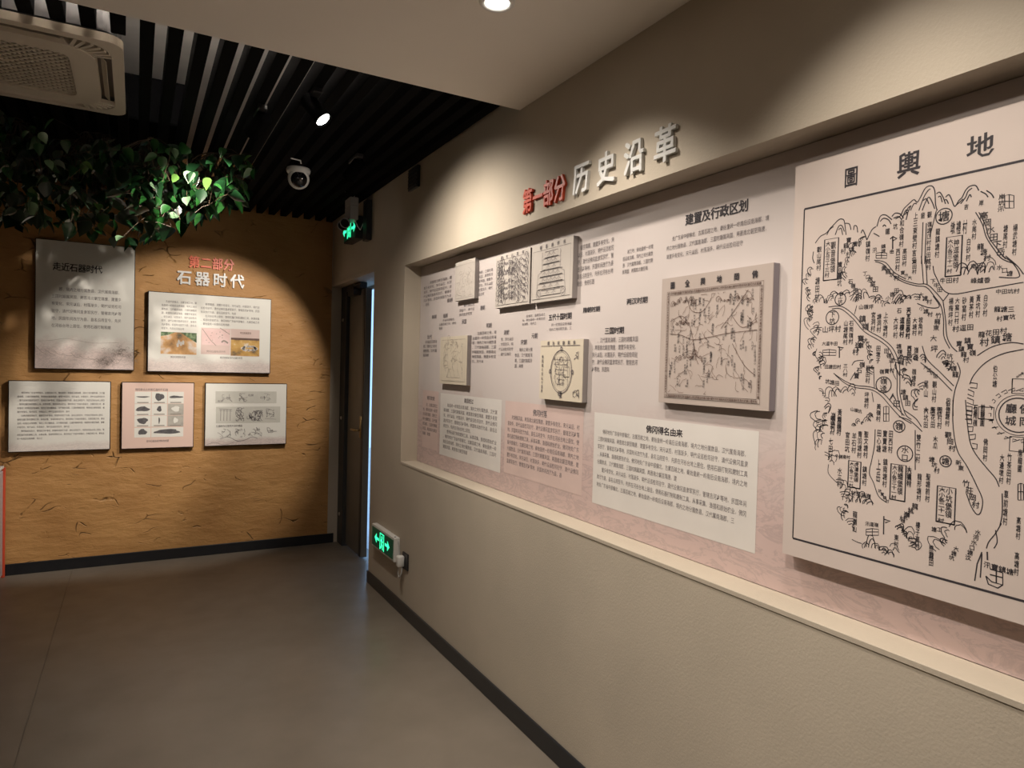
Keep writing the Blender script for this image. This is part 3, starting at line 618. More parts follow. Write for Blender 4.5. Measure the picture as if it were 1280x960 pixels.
for k in range(9): q.ch('佛岡城北至山十里界'[k], a0+.022, cb+.06-.018*k, .014, .014, .02)
squig(q, ca+.09, a1-.02, 1.39, 1.42, 8, .03, .0025); squig(q, ca+.09, a1-.03, 1.54, 1.57, 7, .02, .002); squig(q, ca-.05, ca+.05, cb-.06, cb+.06, 26, .02, .0018); squig(q, ca-.015, ca+.01, 1.385, 1.41, 10, .02, .003)
q.build('ink_drawing', M_inkgrey, t)
# square county map
t = board(1.262, 1.705, 1.400, 1.803, mat('dun_board', (.43, .36, .32), .6, noise=.05, nscale=4), 'square dun board with a bordered county map and six title characters', side=mat('violet_grey_edge', (.26, .23, .25), .6, noise=.05, nscale=8)); q = Print(FBd, .0016); q2 = Print(FBd, .0016)
a0, a1, b0, b1 = -1.705, -1.262, 1.400, 1.803
for i, c in enumerate('圖全輿地岡佛'): q.ch(c, a0+.052+.066*i, b1-.026, .020, .022, .03)
for e, ww in ((0, .0012), (.012, .0012)): rectl(q2, a0+.028+e, a1-.030-e, b0+.018+e, b1-.046-e, ww)
L = []
x = a0+.034
while x < a1-.036:
    for yy in (b0+.024, b1-.052): q2.ch(rn.choice(NAMES), x, yy, .007, .008, .02)
    x += .0078
y = b0+.036
while y < b1-.06:
    for xx in (a0+.034, a1-.036): q2.ch(rn.choice(NAMES), xx, y, .007, .008, .02)
    y += .0085
ia, ib, ja, jb = a0+.046, a1-.048, b0+.036, b1-.066
names(q, ia, ib, ja+.02, jb, 95, .0085); squig(q2, ia, ib, ja, jb, 110, .022, .0010)
for P_ in ([(.0, .62), (.15, .60), (.3, .55), (.5, .57), (.7, .60), (1, .62)], [(.2, 1), (.27, .85), (.4, .83), (.5, .95)], [(.3, .55), (.33, .4), (.37, .3)], [(.62, .65), (.75, .8), (.9, 1)], [(.75, .75), (.85, .65), (1, .7)], [(.75, .5), (.88, .3), (1, .2)], [(0, .75), (.15, .8), (.25, .7), (.3, .55)]):
    q2.ab_line(curve([(ia+(ib-ia)*u, ja+(jb-ja)*v) for u, v in P_]), .0016)
for u0, u1, v in ((.02, .3, .9), (.05, .25, .68), (.6, .95, .88), (.1, .4, .32)):
    q2.hills([(ia+(ib-ia)*u0, ja+(jb-ja)*v), (ia+(ib-ia)*(u0+u1)/2, ja+(jb-ja)*(v+.03)), (ia+(ib-ia)*u1, ja+(jb-ja)*v)], .022, .0014)
q.build('lettering', M_ink, t); q2.build('ink_drawing', M_inkbrown, t)
# ---- the large map board
XB = 1.489
FG = Frame('R', XB+.001)
t = board(.085, 1.192, 1.033, 2.040, M_map, 'very large board with an ink-drawn old map and title characters', XB, side=mat('map_board_edge', (.42, .36, .33), .6, noise=.05, nscale=8))
q = Print(FG, .0018); ql = Print(FG, .0018)
S = 4.8
def Z(ox, oy): return lambda *P: [(ox+x/S, oy+y/S) for x, y in P]
Z1, Z2, Z3, Z4, Z5, Z6 = Z(980, 150), Z(1120, 130), Z(980, 340), Z(1120, 320), Z(980, 520), Z(1120, 500)
A0, B0 = FG.ab(1004.6, 262); A1, B1 = FG.ab(993, 673); A0 = (A0+A1)/2
AR = -.125
q.ab_line([(A0, B0), (A0, B1)], .0035); q.ab_line([(A0, B1), (AR, B1)], .005); q.ab_line([(A0, B0), (AR, B0)], .005); q.ab_line([(AR, B0), (AR, B1)], .0035)
for c, x0, x1, y0, y1 in (('圖', 1056, 1073, 209, 234), ('輿', 1121, 1152, 190, 222), ('地', 1209, 1243, 168, 198)):
    a, b = FG.ab((x0+x1)/2, (y0+y1)/2); a_, _ = FG.ab(x0, (y0+y1)/2); a2, _ = FG.ab(x1, (y0+y1)/2); _, c0 = FG.ab((x0+x1)/2, y0); _, c1 = FG.ab((x0+x1)/2, y1)
    ql.ch(c, a, b, min(.052, (a2-a_)), c0-c1, .022)
LW = .0021
def river(P1, P2=None, w=LW): q.px_line(P1, w); P2 and q.px_line(P2, w)
def ABs(P): return [FG.ab(*p) for p in P]
# rivers
river(Z3((270, 210), (350, 208), (425, 262), (495, 342), (595, 402), (660, 465), (695, 560), (698, 660), (700, 740), (730, 850), (768, 885)), Z3((290, 222), (345, 222), (415, 278), (485, 358), (585, 418), (640, 470), (675, 560), (682, 660), (683, 740), (712, 862)))
river(Z3((300, 608), (370, 655), (435, 680), (530, 692), (600, 730), (660, 795), (725, 862)), Z3((310, 618), (370, 668), (430, 693), (525, 706), (585, 742), (645, 810), (700, 868), (768, 910)))
river(Z1((545, 842), (610, 855), (665, 915), (735, 955)), Z1((550, 850), (600, 868), (650, 925), (700, 965)))
river(Z4((0, 120), (60, 150), (130, 168), (190, 172), (245, 222), (285, 270)), Z4((0, 132), (60, 162), (130, 180), (185, 188), (235, 245), (272, 300), (288, 380), (290, 480), (325, 555)))
river(Z4((285, 272), (300, 380), (308, 480), (335, 540), (370, 575))); river(Z2((165, 710), (155, 960)), Z2((185, 715), (175, 960))); river(Z4((155, 0), (168, 170)), Z4((180, 0), (190, 172)))
river(Z2((245, 640), (225, 720), (205, 800))); river(Z4((225, 60), (240, 120), (318, 225), (520, 200), (768, 158)), Z4((285, 272), (318, 228)))
river(Z4((130, 285), (190, 308), (245, 312), (262, 295), (225, 240))); river(Z4((490, 598), (580, 545), (690, 520), (768, 528)), Z4((768, 560), (640, 588), (540, 640), (470, 715), (445, 770)))
river(Z4((370, 640), (388, 700), (358, 800), (345, 880), (345, 960)), Z4((160, 540), (190, 620), (270, 700), (350, 780))); river(Z4((150, 640), (240, 710), (310, 780), (340, 810)))
river(Z6((345, 0), (345, 150), (370, 300), (430, 400), (490, 520), (522, 600), (512, 670), (488, 685), (455, 640), (425, 560)), Z6((420, 0), (432, 150), (450, 260), (485, 330), (545, 405), (600, 470), (622, 520)))
river(Z6((20, 100), (80, 120), (130, 160), (160, 190)), Z6((50, 60), (120, 110), (155, 160))); river(Z2((480, 650), (520, 720), (545, 800), (590, 870), (640, 930), (720, 960)), Z2((500, 650), (540, 730), (560, 800), (610, 870), (660, 930)))
river(Z4((640, 0), (700, 40), (740, 100), (730, 130), (620, 128)), Z4((660, 0), (730, 60), (768, 110))); river(Z5((550, 80), (545, 180), (530, 260), (515, 340), (540, 400), (570, 480), (620, 520)))
river(Z6((118, 180), (118, 420))); river(Z6((640, 560), (640, 680), (625, 760))); river(Z6((635, 740), (600, 800), (560, 850), (545, 890)), Z6((600, 780), (610, 850), (590, 890)))
# hills
for P in ([(0, 690), (30, 670), (50, 630), (80, 600), (110, 575), (130, 590), (150, 560), (180, 505), (215, 492), (235, 520), (240, 600), (250, 640)], [(140, 640), (170, 560), (195, 520), (210, 510)], [(160, 640), (180, 590), (200, 560), (220, 590), (235, 630)], [(165, 580), (185, 570), (200, 600)],
          [(245, 540), (265, 530), (285, 560), (300, 600)], [(255, 560), (270, 555), (280, 590)], [(300, 560), (320, 545), (335, 570), (355, 615), (380, 580), (400, 560), (420, 520), (445, 495), (480, 490), (500, 520)], [(360, 610), (385, 590), (405, 570)], [(390, 600), (420, 560), (435, 525), (460, 505)], [(510, 525), (540, 540), (555, 560)], [(545, 520), (575, 540), (590, 565)],
          [(60, 660), (75, 625), (95, 610)], [(90, 640), (110, 600), (128, 600)], [(290, 580), (305, 575), (318, 600)], [(425, 585), (445, 545), (455, 560)], [(40, 690), (60, 640), (75, 640)]):
    q.px_line(Z2(*P), .0024)
for P in ([(560, 640), (580, 580), (610, 570), (640, 590), (650, 600)], [(580, 610), (600, 590), (630, 600), (645, 625)], [(650, 580), (670, 560), (700, 565), (720, 590)], [(660, 590), (690, 580), (710, 600)], [(740, 570), (755, 535), (765, 515)], [(500, 720), (530, 660), (555, 640)], [(190, 740), (220, 700), (255, 680), (280, 650), (300, 630), (330, 600), (350, 595), (365, 610), (375, 690)],
          [(310, 690), (330, 640), (350, 635), (365, 670)], [(370, 620), (395, 625), (405, 660)], [(420, 660), (425, 635), (440, 640), (445, 675)], [(465, 680), (475, 660), (490, 690), (500, 720)], [(260, 690), (275, 660), (300, 640)], [(330, 660), (345, 650), (355, 690)], [(540, 680), (560, 690), (575, 700)], [(595, 640), (605, 630), (615, 640)], [(180, 790), (175, 830), (185, 860)], [(725, 570), (745, 555), (735, 600)]):
    q.px_line(Z1(*P), .0024)
for P, s_ in ((Z1((380, 950), (400, 860), (470, 740), (500, 700)), .022), (Z3((190, 210), (260, 190), (340, 140), (420, 180), (500, 165), (580, 200), (640, 205), (740, 190)), .024), (Z4((0, 280), (60, 265), (120, 270)), .024), (Z4((400, 130), (480, 110), (590, 100)), .028),
              (Z3((180, 10), (160, 60), (165, 160)), .020), (Z3((175, 200), (180, 250), (165, 320), (190, 390), (190, 480), (215, 560), (225, 640)), .021), (Z3((215, 720), (235, 790), (262, 860), (250, 950)), .028), (Z3((290, 780), (340, 740), (410, 760)), .03), (Z3((420, 930), (500, 905), (530, 870)), .018),
              (Z5((245, 0), (240, 130), (228, 220), (265, 290)), .034), (Z5((320, 410), (345, 480), (375, 560), (385, 640), (425, 700)), .024), (Z5((390, 540), (460, 530), (530, 550)), .03), (Z5((490, 790), (560, 800), (600, 830), (700, 860)), .022), (Z4((60, 700), (110, 640), (170, 640)), .026), (Z4((60, 780), (130, 800), (150, 880)), .026),
              (Z4((270, 620), (300, 680), (280, 640)), .02), (Z6((280, 900), (320, 850), (390, 780)), .030), (Z6((10, 780), (70, 850), (100, 920)), .026), (Z5((690, 680), (730, 740), (755, 800)), .026), (Z3((715, 620), (750, 580), (765, 640)), .03), (Z3((530, 430), (535, 520), (545, 600)), .016)):
    q.hills(ABs(P), s_, .0018)
for P in (Z3((205, 330), (160, 350), (200, 400)), Z3((200, 460), (190, 500), (215, 540), (225, 580)), Z5((270, 290), (270, 345), (320, 400)), Z5((410, 740), (440, 755), (470, 765)), Z3((440, 200), (425, 255)), Z3((410, 560), (430, 535), (480, 530)), Z3((400, 650), (430, 600)), Z3((540, 570), (545, 700)), Z3((530, 720), (540, 780))): q.px_line(P, .0018)
# flags, towers, buildings
for P in (Z1((655, 700), (655, 775)), Z1((640, 715), (655, 700), (680, 712), (655, 725)), Z3((335, 455), (335, 515)), Z3((325, 450), (360, 455), (340, 470)), Z5((602, 600), (600, 710)), Z5((605, 620), (640, 630), (610, 640)), Z6((550, 910), (552, 960))): q.px_line(P, .003, False)
def hut(P):
    (x0, y0), (x1, y1) = P; mx = (x0+x1)/2
    for L_ in ([(x0, y1), (x0, y0+1), (mx, y0), (x1, y0+1), (x1, y1), (x0, y1)], [(mx, y0), (mx, y1)], [(x0, (y0+y1)/2), (x1, (y0+y1)/2)]): q.px_line(L_, .0018, False)
for P in (Z1((555, 795), (620, 830)), Z3((235, 465), (315, 500)), Z3((600, 805), (632, 895)), Z5((495, 675), (570, 715)), Z2((655, 545), (710, 625)), Z6((735, 500), (768, 600)), Z1((640, 780), (660, 800))): hut(P)
for L_ in ([(1238, 711), (1254, 716), (1254, 731), (1240, 727), (1233, 720)], [(1233, 720), (1236, 730), (1248, 735), (1254, 731)], [(1238, 718), (1254, 722)], [(1246, 714), (1246, 729)], [(1228, 692), (1226, 722)], [(1219, 726), (1222, 705), (1228, 690)]): q.px_line(L_, .0026, False)
# town in its ring of walls, brick wall along the river
ca, cb = FG.ab(1273, 519)
for r_, w_ in ((.033, .0024), (.039, .0013)): q.circ(ca, cb, r_, w_, 30)
for k in range(22):
    an = 2*math.pi*k/22; x, y = ca+.047*math.cos(an), cb+.047*math.sin(an); q.ab_line([(x-.006*math.sin(an), y+.006*math.cos(an)), (x, y), (x+.006*math.cos(an), y+.006*math.sin(an)), (x+.012*math.sin(an)*-1, y)], .0016)
for an in (0, 90, 180, 270):
    c_, s_ = math.cos(math.radians(an)), math.sin(math.radians(an)); x, y = ca+.056*c_, cb+.056*s_
    q.ab_line([(x-.012*s_-.014*c_, y+.012*c_-.014*s_), (x-.012*s_+.014*c_, y+.012*c_+.014*s_), (x+.012*s_+.014*c_, y-.012*c_+.014*s_), (x+.012*s_-.014*c_, y-.012*c_-.014*s_)], .002, True)
for i, P in enumerate(zip(Z4((450, 760), (435, 800), (430, 850), (425, 900), (420, 950))+Z6((425, 60), (430, 110), (435, 160), (445, 210), (460, 260)), Z4((490, 765), (470, 815), (468, 865), (460, 905), (455, 955))+Z6((460, 65), (458, 115), (465, 160), (480, 205), (490, 265)))):
    q.px_line([P[0], P[1], (P[1][0]-.5, P[1][1]+6), (P[0][0]-.5, P[0][1]+6)], .002, False)
# boxed names
for (x0, y0, x1, y1, s1, s2) in ((1031.5, 300, 1047, 349, '觀音堡領', '大小五三十三村'), (1184, 297, 1201.5, 344, '神逕堡領', '大小各三十一村'), (1061.5, 575.5, 1075.5, 611, '虎潭堡領', '大小各二十一村'), (1114.5, 579.5, 1131.5, 627, '龍蟠堡領', '大小各三十一村'), (1172.5, 607, 1193.5, 656, '小坑堡領', '大小各二十一村')):
    a0, b0 = FG.ab(x0, (y0+y0)/2); a1, b1 = FG.ab(x1, y1); rectl(q, a0, a1, b1, b0, .0032); wx = x1-x0
    ql.col(s1, x0+wx*.71, y0+2, y1-(4 if len(s1) > 4 else 8), wx*.40); ql.col(s2, x0+wx*.28, y0+2, y1-2, wx*.38)
for (x, y, r_, s_) in ((1180.5, 270.5, .023, '塘'), (1051, 374, .020, '上坑'), (1041, 397, .024, '下坑'), (1105, 481, .025, '嶺迳'), (1124.5, 533, .018, '嶺'), (1131.7, 567, .024, '水口'), (1182.5, 576.5, .016, '塘')):
    r_ *= .72; a, b = FG.ab(x, y); q.circ(a, b, r_, .0024)
    if len(s_) == 1: ql.ch(s_, a, b, r_*1.35, r_*1.35, .02)
    else:
        for k, c in enumerate(s_): ql.ch(c, a, b+r_*.45-r_*.95*k, r_*.9, r_*.85, .015)
for k, c in enumerate('廳佛城岡'): ql.ch(c, ca-.012+.024*(k % 2), cb+.012-.024*(k//2), .019, .019, .02)
# village names
def C(Zf, *L):
    for s_, x, y0, y1 in L: (xx, ya), (_, yb) = Zf((x, y0), (x, y1)); ql.col(s_, xx, ya, yb, 5.6)
C(Z1, ('觀山尾村', 215, 760, 905), ('寶岳田', 340, 850, 960), ('鎮嶺村', 508, 725, 850), ('和合嶺村', 712, 600, 765), ('西田村', 688, 770, 910), ('高田村', 728, 770, 880), ('鐵', 625, 650, 690), ('坑', 672, 620, 660), ('汛', 548, 765, 800), ('鎮塘', 600, 745, 800))
C(Z2, ('嶺塘口村井田村', 205, 705, 960), ('上三東壁村言安', 122, 650, 960), ('龍鎮塘村', 255, 745, 925), ('白砂村', 440, 805, 945), ('水尾村', 475, 690, 815), ('塘尾村', 662, 725, 865), ('楊武塘村', 720, 720, 910), ('觀', 205, 645, 685), ('音', 165, 650, 690), ('吉', 425, 600, 635), ('岸', 515, 575, 615), ('墩', 345, 705, 785), ('禮', 380, 700, 785), ('村', 418, 695, 785))
C(Z3, ('塘田村', 205, 30, 175), ('寶坑', 338, 0, 90), ('山塘尾村', 375, 290, 440), ('石崗嶺村', 408, 290, 435), ('宮洞村', 540, 240, 360), ('塘洞村', 575, 250, 365), ('上水塘村', 615, 240, 395), ('大坪村', 675, 270, 400), ('逕樓村', 712, 270, 395), ('天瓦田泰村', 752, 210, 400), ('石', 695, 215, 250), ('田墩子', 570, 440, 550), ('三八村', 372, 550, 630), ('龍田村', 508, 560, 670), ('坪塘村', 500, 720, 820), ('黃嶺村', 572, 790, 900), ('嶺村', 300, 840, 960), ('黃崗嶺', 338, 820, 960), ('西田', 755, 440, 515))
C(Z4, ('楊梅坪村', 335, 250, 420), ('大窩口村', 372, 250, 410), ('砂窩村', 415, 245, 390), ('黃茅村', 458, 240, 375), ('黃坑村', 498, 230, 370), ('白沙村', 542, 230, 365), ('天瓦田泰村', 80, 310, 500), ('大塘村', 117, 370, 480), ('坡角村', 152, 365, 480), ('逕樓村', 42, 370, 490), ('坑村', 200, 15, 85), ('東田村', 115, 20, 110), ('西田', 85, 540, 615), ('嶺塘', 125, 545, 630), ('觀山村', 235, 750, 880), ('尾山', 185, 745, 850), ('伯公塘', 600, 655, 790), ('前龍', 525, 890, 960), ('石角', 482, 890, 960), ('伯公嶺村', 318, 850, 960), ('大', 183, 905, 940), ('黃竹', 222, 905, 960), ('岡村', 262, 905, 960), ('嶺塘', 112, 675, 755))
C(Z5, ('觀嶺坑村', 295, 0, 115), ('黃嶺村', 335, 0, 120), ('官田坑', 385, 95, 220), ('羊石村', 425, 100, 225), ('青羽塘村', 460, 90, 255), ('聖文塘村', 497, 90, 255), ('田心塘', 575, 80, 220), ('寶寶塘', 610, 85, 220), ('田西村', 645, 85, 225), ('水三村', 338, 310, 430), ('鎮塘村', 488, 300, 420), ('上岳', 572, 260, 400), ('鎮南塘村', 612, 255, 430), ('大鎮村', 755, 300, 420), ('龍嶺山', 430, 570, 700), ('東村', 678, 710, 790), ('七田村', 285, 130, 265))
C(Z6, ('石角嶺', 482, 25, 160), ('前龍圍', 525, 25, 160), ('佛岡村', 542, 230, 370), ('大邊墩村', 640, 325, 505), ('竹茶田村', 685, 320, 510), ('唐龍圍', 750, 295, 435), ('車前塘村', 665, 540, 755), ('高塘村', 740, 700, 840), ('雙竹二村', 140, 205, 380), ('大鎮村', 85, 405, 525), ('龍形塘村', 145, 440, 610), ('聖塘前村', 197, 440, 615), ('樓子高村', 135, 730, 900), ('龍田村', 215, 870, 960), ('伯公塘村', 316, 0, 160), ('大坑田', 185, 45, 170), ('黃花田', 228, 40, 170), ('岡村村', 268, 40, 175), ('木瓜', 240, 215, 295))
ql.col('龍田', 1165, 690, 708, 6); ql.col('高塘村', 1272, 690, 720, 6)
def Dg(Zf, *L):
    for s_, x0, y0, x1, y1 in L: (p0, p1) = Zf((x0, y0), (x1, y1)); ql.diag(s_, *p0, *p1)
Dg(Z1, ('寶龍村', 400, 705, 350, 805), ('寶塘村', 440, 730, 380, 820), ('黃龍坑村', 590, 880, 690, 960), ('寶水大', 705, 910, 768, 955))
Dg(Z2, ('高岡水田下岳', 520, 650, 640, 910), ('龍塘村', 500, 840, 560, 940), ('汛坑岸', 630, 650, 640, 540))
Dg(Z3, ('石嶺田', 395, 45, 440, 125), ('大窩田', 510, 25, 560, 120), ('丁口田', 480, 0, 530, 60), ('小嶺田', 615, 170, 690, 100), ('下山坪村', 195, 350, 345, 340), ('大逕牛田', 230, 430, 325, 430), ('田塘田村', 245, 568, 345, 570), ('坑塘田', 250, 655, 335, 670), ('寶嶺村', 470, 380, 425, 500), ('坑嶺下', 500, 400, 430, 480), ('嶺石寶', 480, 540, 430, 640), ('田嶺逕', 610, 460, 655, 545), ('嶺寶村', 575, 600, 665, 590), ('人田', 645, 730, 690, 810), ('山嶺坑', 400, 820, 470, 840), ('塘嶺逕龍', 690, 430, 710, 560), ('山嶺坪', 450, 210, 540, 210), ('鎮嶺', 465, 260, 500, 350))
Dg(Z4, ('下牛田', 215, 140, 275, 215), ('大塘村', 140, 225, 215, 285), ('小塘村', 145, 305, 220, 360), ('竹龍東', 262, 340, 240, 450), ('大', 215, 480, 240, 510), ('坪', 220, 540, 245, 575), ('牛田村', 265, 150, 380, 145), ('香爐峰', 570, 145, 450, 150), ('南田', 450, 65, 525, 55), ('水口塘', 610, 60, 700, 115), ('中田坑村', 600, 215, 745, 210), ('龍塘三', 590, 320, 715, 320), ('村寶坑', 605, 380, 720, 362), ('村逕田', 340, 440, 470, 425), ('龍花田村', 495, 475, 670, 445), ('村鎮塘', 500, 525, 705, 480), ('寶鎮龍村', 375, 510, 430, 640), ('鎮寶嶺', 425, 490, 470, 600), ('大逕坑田', 170, 660, 250, 730), ('坑水嶺龍', 320, 585, 365, 730), ('塘鎮田', 40, 800, 80, 900), ('中坑東', 725, 730, 768, 700))
Dg(Z5, ('牛嶺南村', 310, 240, 400, 248), ('村逕塘嶺', 405, 458, 525, 485), ('坑寶鎮村', 570, 440, 630, 520), ('汛逕嶺', 490, 645, 570, 655), ('嶺坑龍村', 710, 640, 768, 560))
Dg(Z6, ('觀岡村', 310, 190, 345, 310), ('新東', 370, 360, 400, 425), ('竹莊岡村', 415, 480, 490, 650), ('塘坑村', 210, 340, 255, 440), ('大塘坑', 370, 880, 330, 960), ('汶塘口水河水', 430, 960, 500, 780), ('塘工', 215, 775, 280, 778), ('村嶺坑龍', 30, 725, 130, 625))
ql.diag('汛寶鎮塘', 1230, 705, 1268, 716)
# the half of the board beyond the town
rn = random.Random(21)
for k in range(34):
    a, b = rn.uniform(-.56, -.17), rn.uniform(1.12, 1.85); st = rn.randrange(0, len(NAMES)-4)
    if math.hypot(a-ca, b-cb) > .12:
        for i in range(3): ql.ch(NAMES[st+i], a, b-i*.016, .014, .014, .012)
q.hills([(-.60, 1.80), (-.45, 1.84), (-.32, 1.80), (-.2, 1.75)], .04, .0018); q.hills([(-.17, 1.7), (-.16, 1.5), (-.17, 1.3), (-.2, 1.15)], .03, .0018)
q.ab_line(curve([(-.60, 1.62), (-.5, 1.6), (-.4, 1.5), (-.36, 1.35), (-.42, 1.2)]), .002); q.ab_line(curve([(-.60, 1.59), (-.52, 1.57), (-.43, 1.48), (-.39, 1.35), (-.45, 1.2)]), .002)
q.build('ink_drawing', M_ink, t); ql.build('lettering', M_ink, t)

# ================================================================== exit signs, emergency lamp, socket, vent
def exit_sign(y0, y1, z0, z1, xf, label, hm=None):
    t = thing('exit_sign', (GR, (y0+y1)/2, z0), label, 'exit sign')
    MB().box(xf, GR-.0005, y0, y1, z0, z1, .004, 2).build('housing', hm or M_white, t)
    f = MB().box(xf-.003, xf+.004, y0+.014, y1-.014, z0+.014, z1-.014, .002, 1).build('sign_face', M_signdark, t)
    fr = Frame('R', xf-.003); q = Print(fr, .0012); ac, bc = -(y0+y1)/2, (z0+z1)/2; h = z1-z0-.04
    # doorway with a running figure, an arrow on each side
    q.ab_line([(ac-h*.34, bc-h*.5), (ac-h*.34, bc+h*.45), (ac+h*.34, bc+h*.45), (ac+h*.34, bc-h*.5)], h*.11)
    q.circ(ac+h*.02, bc+h*.24, h*.06, h*.11, 10)
    for P in ([(ac, bc+h*.14), (ac-h*.03, bc-h*.12)], [(ac-h*.03, bc-h*.12), (ac+h*.14, bc-h*.22), (ac+h*.12, bc-h*.46)], [(ac-h*.03, bc-h*.12), (ac-h*.1, bc-h*.3), (ac-h*.26, bc-h*.42)], [(ac-h*.2, bc+h*.02), (ac-h*.02, bc+h*.1), (ac+h*.16, bc-h*.02)]): q.ab_line(P, h*.13)
    for s_ in (-1, 1):
        q.ab_line([(ac+s_*h*.55, bc), (ac+s_*h*1.15, bc)], h*.16)
        q.poly([(ac+s_*h*1.35, bc), (ac+s_*h*.98, bc+h*.3*s_), (ac+s_*h*.98, bc-h*.3*s_)])
    q.build('running_figure_symbol', M_green, f)
    return t
t = exit_sign(3.905, 4.345, .300, .448, 1.386, 'white framed green exit sign low on the beige wall near the floor')
MB().lathe([(0, .003), (.005, .003), (.006, 0)], Matrix.Translation((1.40, 3.93, .448)), 10).build('test_button', M_black, t)
t = exit_sign(4.77, 5.07, 2.395, 2.555, 1.355, 'green exit sign under the twin emergency lamp above the door', M_black)
# twin emergency lamp above it, hung from the slats
t = thing('emergency_light', (1.33, 4.83, 2.40), 'grey emergency light box with two round lamp heads above the door', 'emergency light')
MB().box(1.285, 1.345, 4.66, 4.80, 2.60, 2.655, .006, 2).box(1.285, 1.345, 4.66, 4.80, 2.50, 2.60, .006, 2).build('battery_box', M_grey, t)
for yy, xx in ((4.70, 1.262), (4.80, 1.27)):
    T = Matrix.Translation((xx, yy, 2.475)) @ Vector((-.5, -.7, -.5)).to_track_quat('Z', 'Y').to_matrix().to_4x4()
    hd = MB().lathe([(0, -.04), (.018, -.036), (.034, -.012), (.036, .004), (.033, .006), (.030, 0), (0, .001)], T, 18).build('lamp_head', M_grey, t, True)
    MB().lathe([(0, .002), (.030, .003)], T, 16).build('lens', M_glass_blk, hd, True)
    MB().tube([(xx, yy, 2.485), (xx+.02, yy, 2.50), (1.30, yy-.01, 2.515)], .007, 6).build('neck', M_black, t)
MB().tube([(1.30, 4.72, 2.655), (1.29, 4.73, 2.69), (1.27, 4.74, 2.70)], .004, 6).tube([(1.33, 4.74, 2.655), (1.34, 4.74, 2.70)], .004, 6).build('hanging_wire', M_steel, t)
MB().tube([(1.325, 4.68, 2.50), (1.345, 4.68, 2.46), (1.37, 4.70, 2.44), (1.40, 4.72, 2.50)], .0035, 6).build('cable', M_white, t)
o = MB().box(1.385, GR-.0005, 4.60, 4.69, 2.36, 2.64, .003, 1); tag(o.build('cable_box', M_black, None, loc=(1.41, 4.64, 2.36)), 'narrow black cable box on the wall beside upper exit sign', 'cable box')
t = thing('wall_socket', (GR, 3.80, .285), 'black wall socket below the niche with a white plug in it', 'socket')
MB().box(GR-.009, GR-.0005, 3.745, 3.835, .285, .385, .003, 2).build('face_plate', M_black, t)
q = Print(Frame('R', GR-.009), .0008)
for a, b in ((-3.79, .355), (-3.80, .312), (-3.78, .312)): q.fill(a-.003, b-.008, a+.003, b+.008)
q.build('slots', M_base, t)
t = thing('power_plug', (GR-.03, 3.80, .3), 'white plug and cable running from the low exit sign', 'plug')
MB().box(1.372, GR-.0092, 3.79, 3.835, .300, .365, .008, 2).build('plug_body', M_white, t, True)
MB().tube(  [(1.39, 3.82, .302), (1.385, 3.825, .26), (1.388, 3.815, .235), (1.39, 3.795, .245), (1.395, 3.79, .27), (1.402, 3.80, .29), (1.41, 3.84, .31), (1.412, 3.865, .33), (1.412, 3.89, .40), (1.410, 3.9, .43)], .004, 6).build('cord', M_grey, t, True)
o = MB().box(1.405, GR-.0005, 3.70, 3.85, 2.53, 2.655, .002, 1)
t = tag(o.build('wall_vent', M_black, None, loc=(GR, 3.775, 2.53)), 'small black vent box on beige wall just under the slats', 'vent')
for k in range(5): MB().box(1.401, 1.406, 3.705, 3.845, 2.543+.022*k, 2.549+.022*k).build('vent_slat', M_base, t)
# security camera under the slats
c0 = onz(373, 215, 2.64)
t = thing('security_camera', (c0.x, c0.y, 2.66), 'white dome security camera with a dark lens under the slats', 'security camera')
T = Matrix.Translation((c0.x, c0.y, 2.66)) @ Matrix.Rotation(math.pi, 4, 'X')
MB().lathe([(.0, 0), (.066, 0), (.070, .008), (.068, .022), (.060, .034), (.040, .038)], T, 28).build('housing', M_white, t, True)
v = Vector((-.12, -1, -.42)).normalized(); T2 = Matrix.Translation(Vector((c0.x, c0.y-.01, 2.598))) @ v.to_track_quat('Z', 'Y').to_matrix().to_4x4()
MB().lathe([(0, .058), (.012, .057), (.026, .052), (.040, .040), (.047, .030)], T2, 24).build('lens_dome', M_glass_blk, t, True)
MB().lathe([(.047, .026), (.057, .024), (.062, .008), (.061, -.02), (.05, -.04), (.02, -.052), (0, -.054)], T2, 28).lathe([(.047, .030), (.047, .026)], T2, 28).build('lens_ring', M_white, t, True)
MB().tube([(c0.x-.01, c0.y-.12, 2.66), (c0.x-.03, c0.y-.2, 2.652), (c0.x-.09, c0.y-.24, 2.645)], .004, 6).build('cable', M_white, t)

# ================================================================== ceiling air conditioner
XA, YA_, ZA = -.05-.42, 3.285, 2.632
t = thing('air_conditioner', (XA, YA_, ZA), 'ivory square cassette air conditioner among the black ceiling slats', 'air conditioner')
T = Matrix.Translation((XA, YA_, 0))
body = MB().ring(rrect(.84, .84, .06, 6), rrect(.76, .76, .10, 6), ZA, ZA+.03, T).ring(rrect(.66, .66, .13, 6), rrect(.48, .48, .05, 6), ZA-.006, ZA+.03, T).build('panel_frame', M_ac, t)
MB().prism(rrect(.80, .80, .06, 6), ZA+.045, ZA+.40, T).build('cassette_body', M_black, t)
for sx, sy_ in ((1, 1), (1, -1), (-1, 1), (-1, -1)):                       # corner bridges with small air slots between
    q = MB()
    for k in range(7):
        an = math.radians(14+62*k/6); cxx, cyy = sx*.235, sy_*.235
        Tk = T @ Matrix.Translation((cxx+sx*.118*math.cos(an), cyy+sy_*.118*math.sin(an), 0)) @ Matrix.Rotation(math.atan2(sy_*math.sin(an), sx*math.cos(an)), 4, 'Z')
        q.box(-.035, .035, -.006, .006, ZA-.002, ZA+.012, M=Tk)
    q.build('corner_bars', M_ac, t)['kind'] = 'stuff'
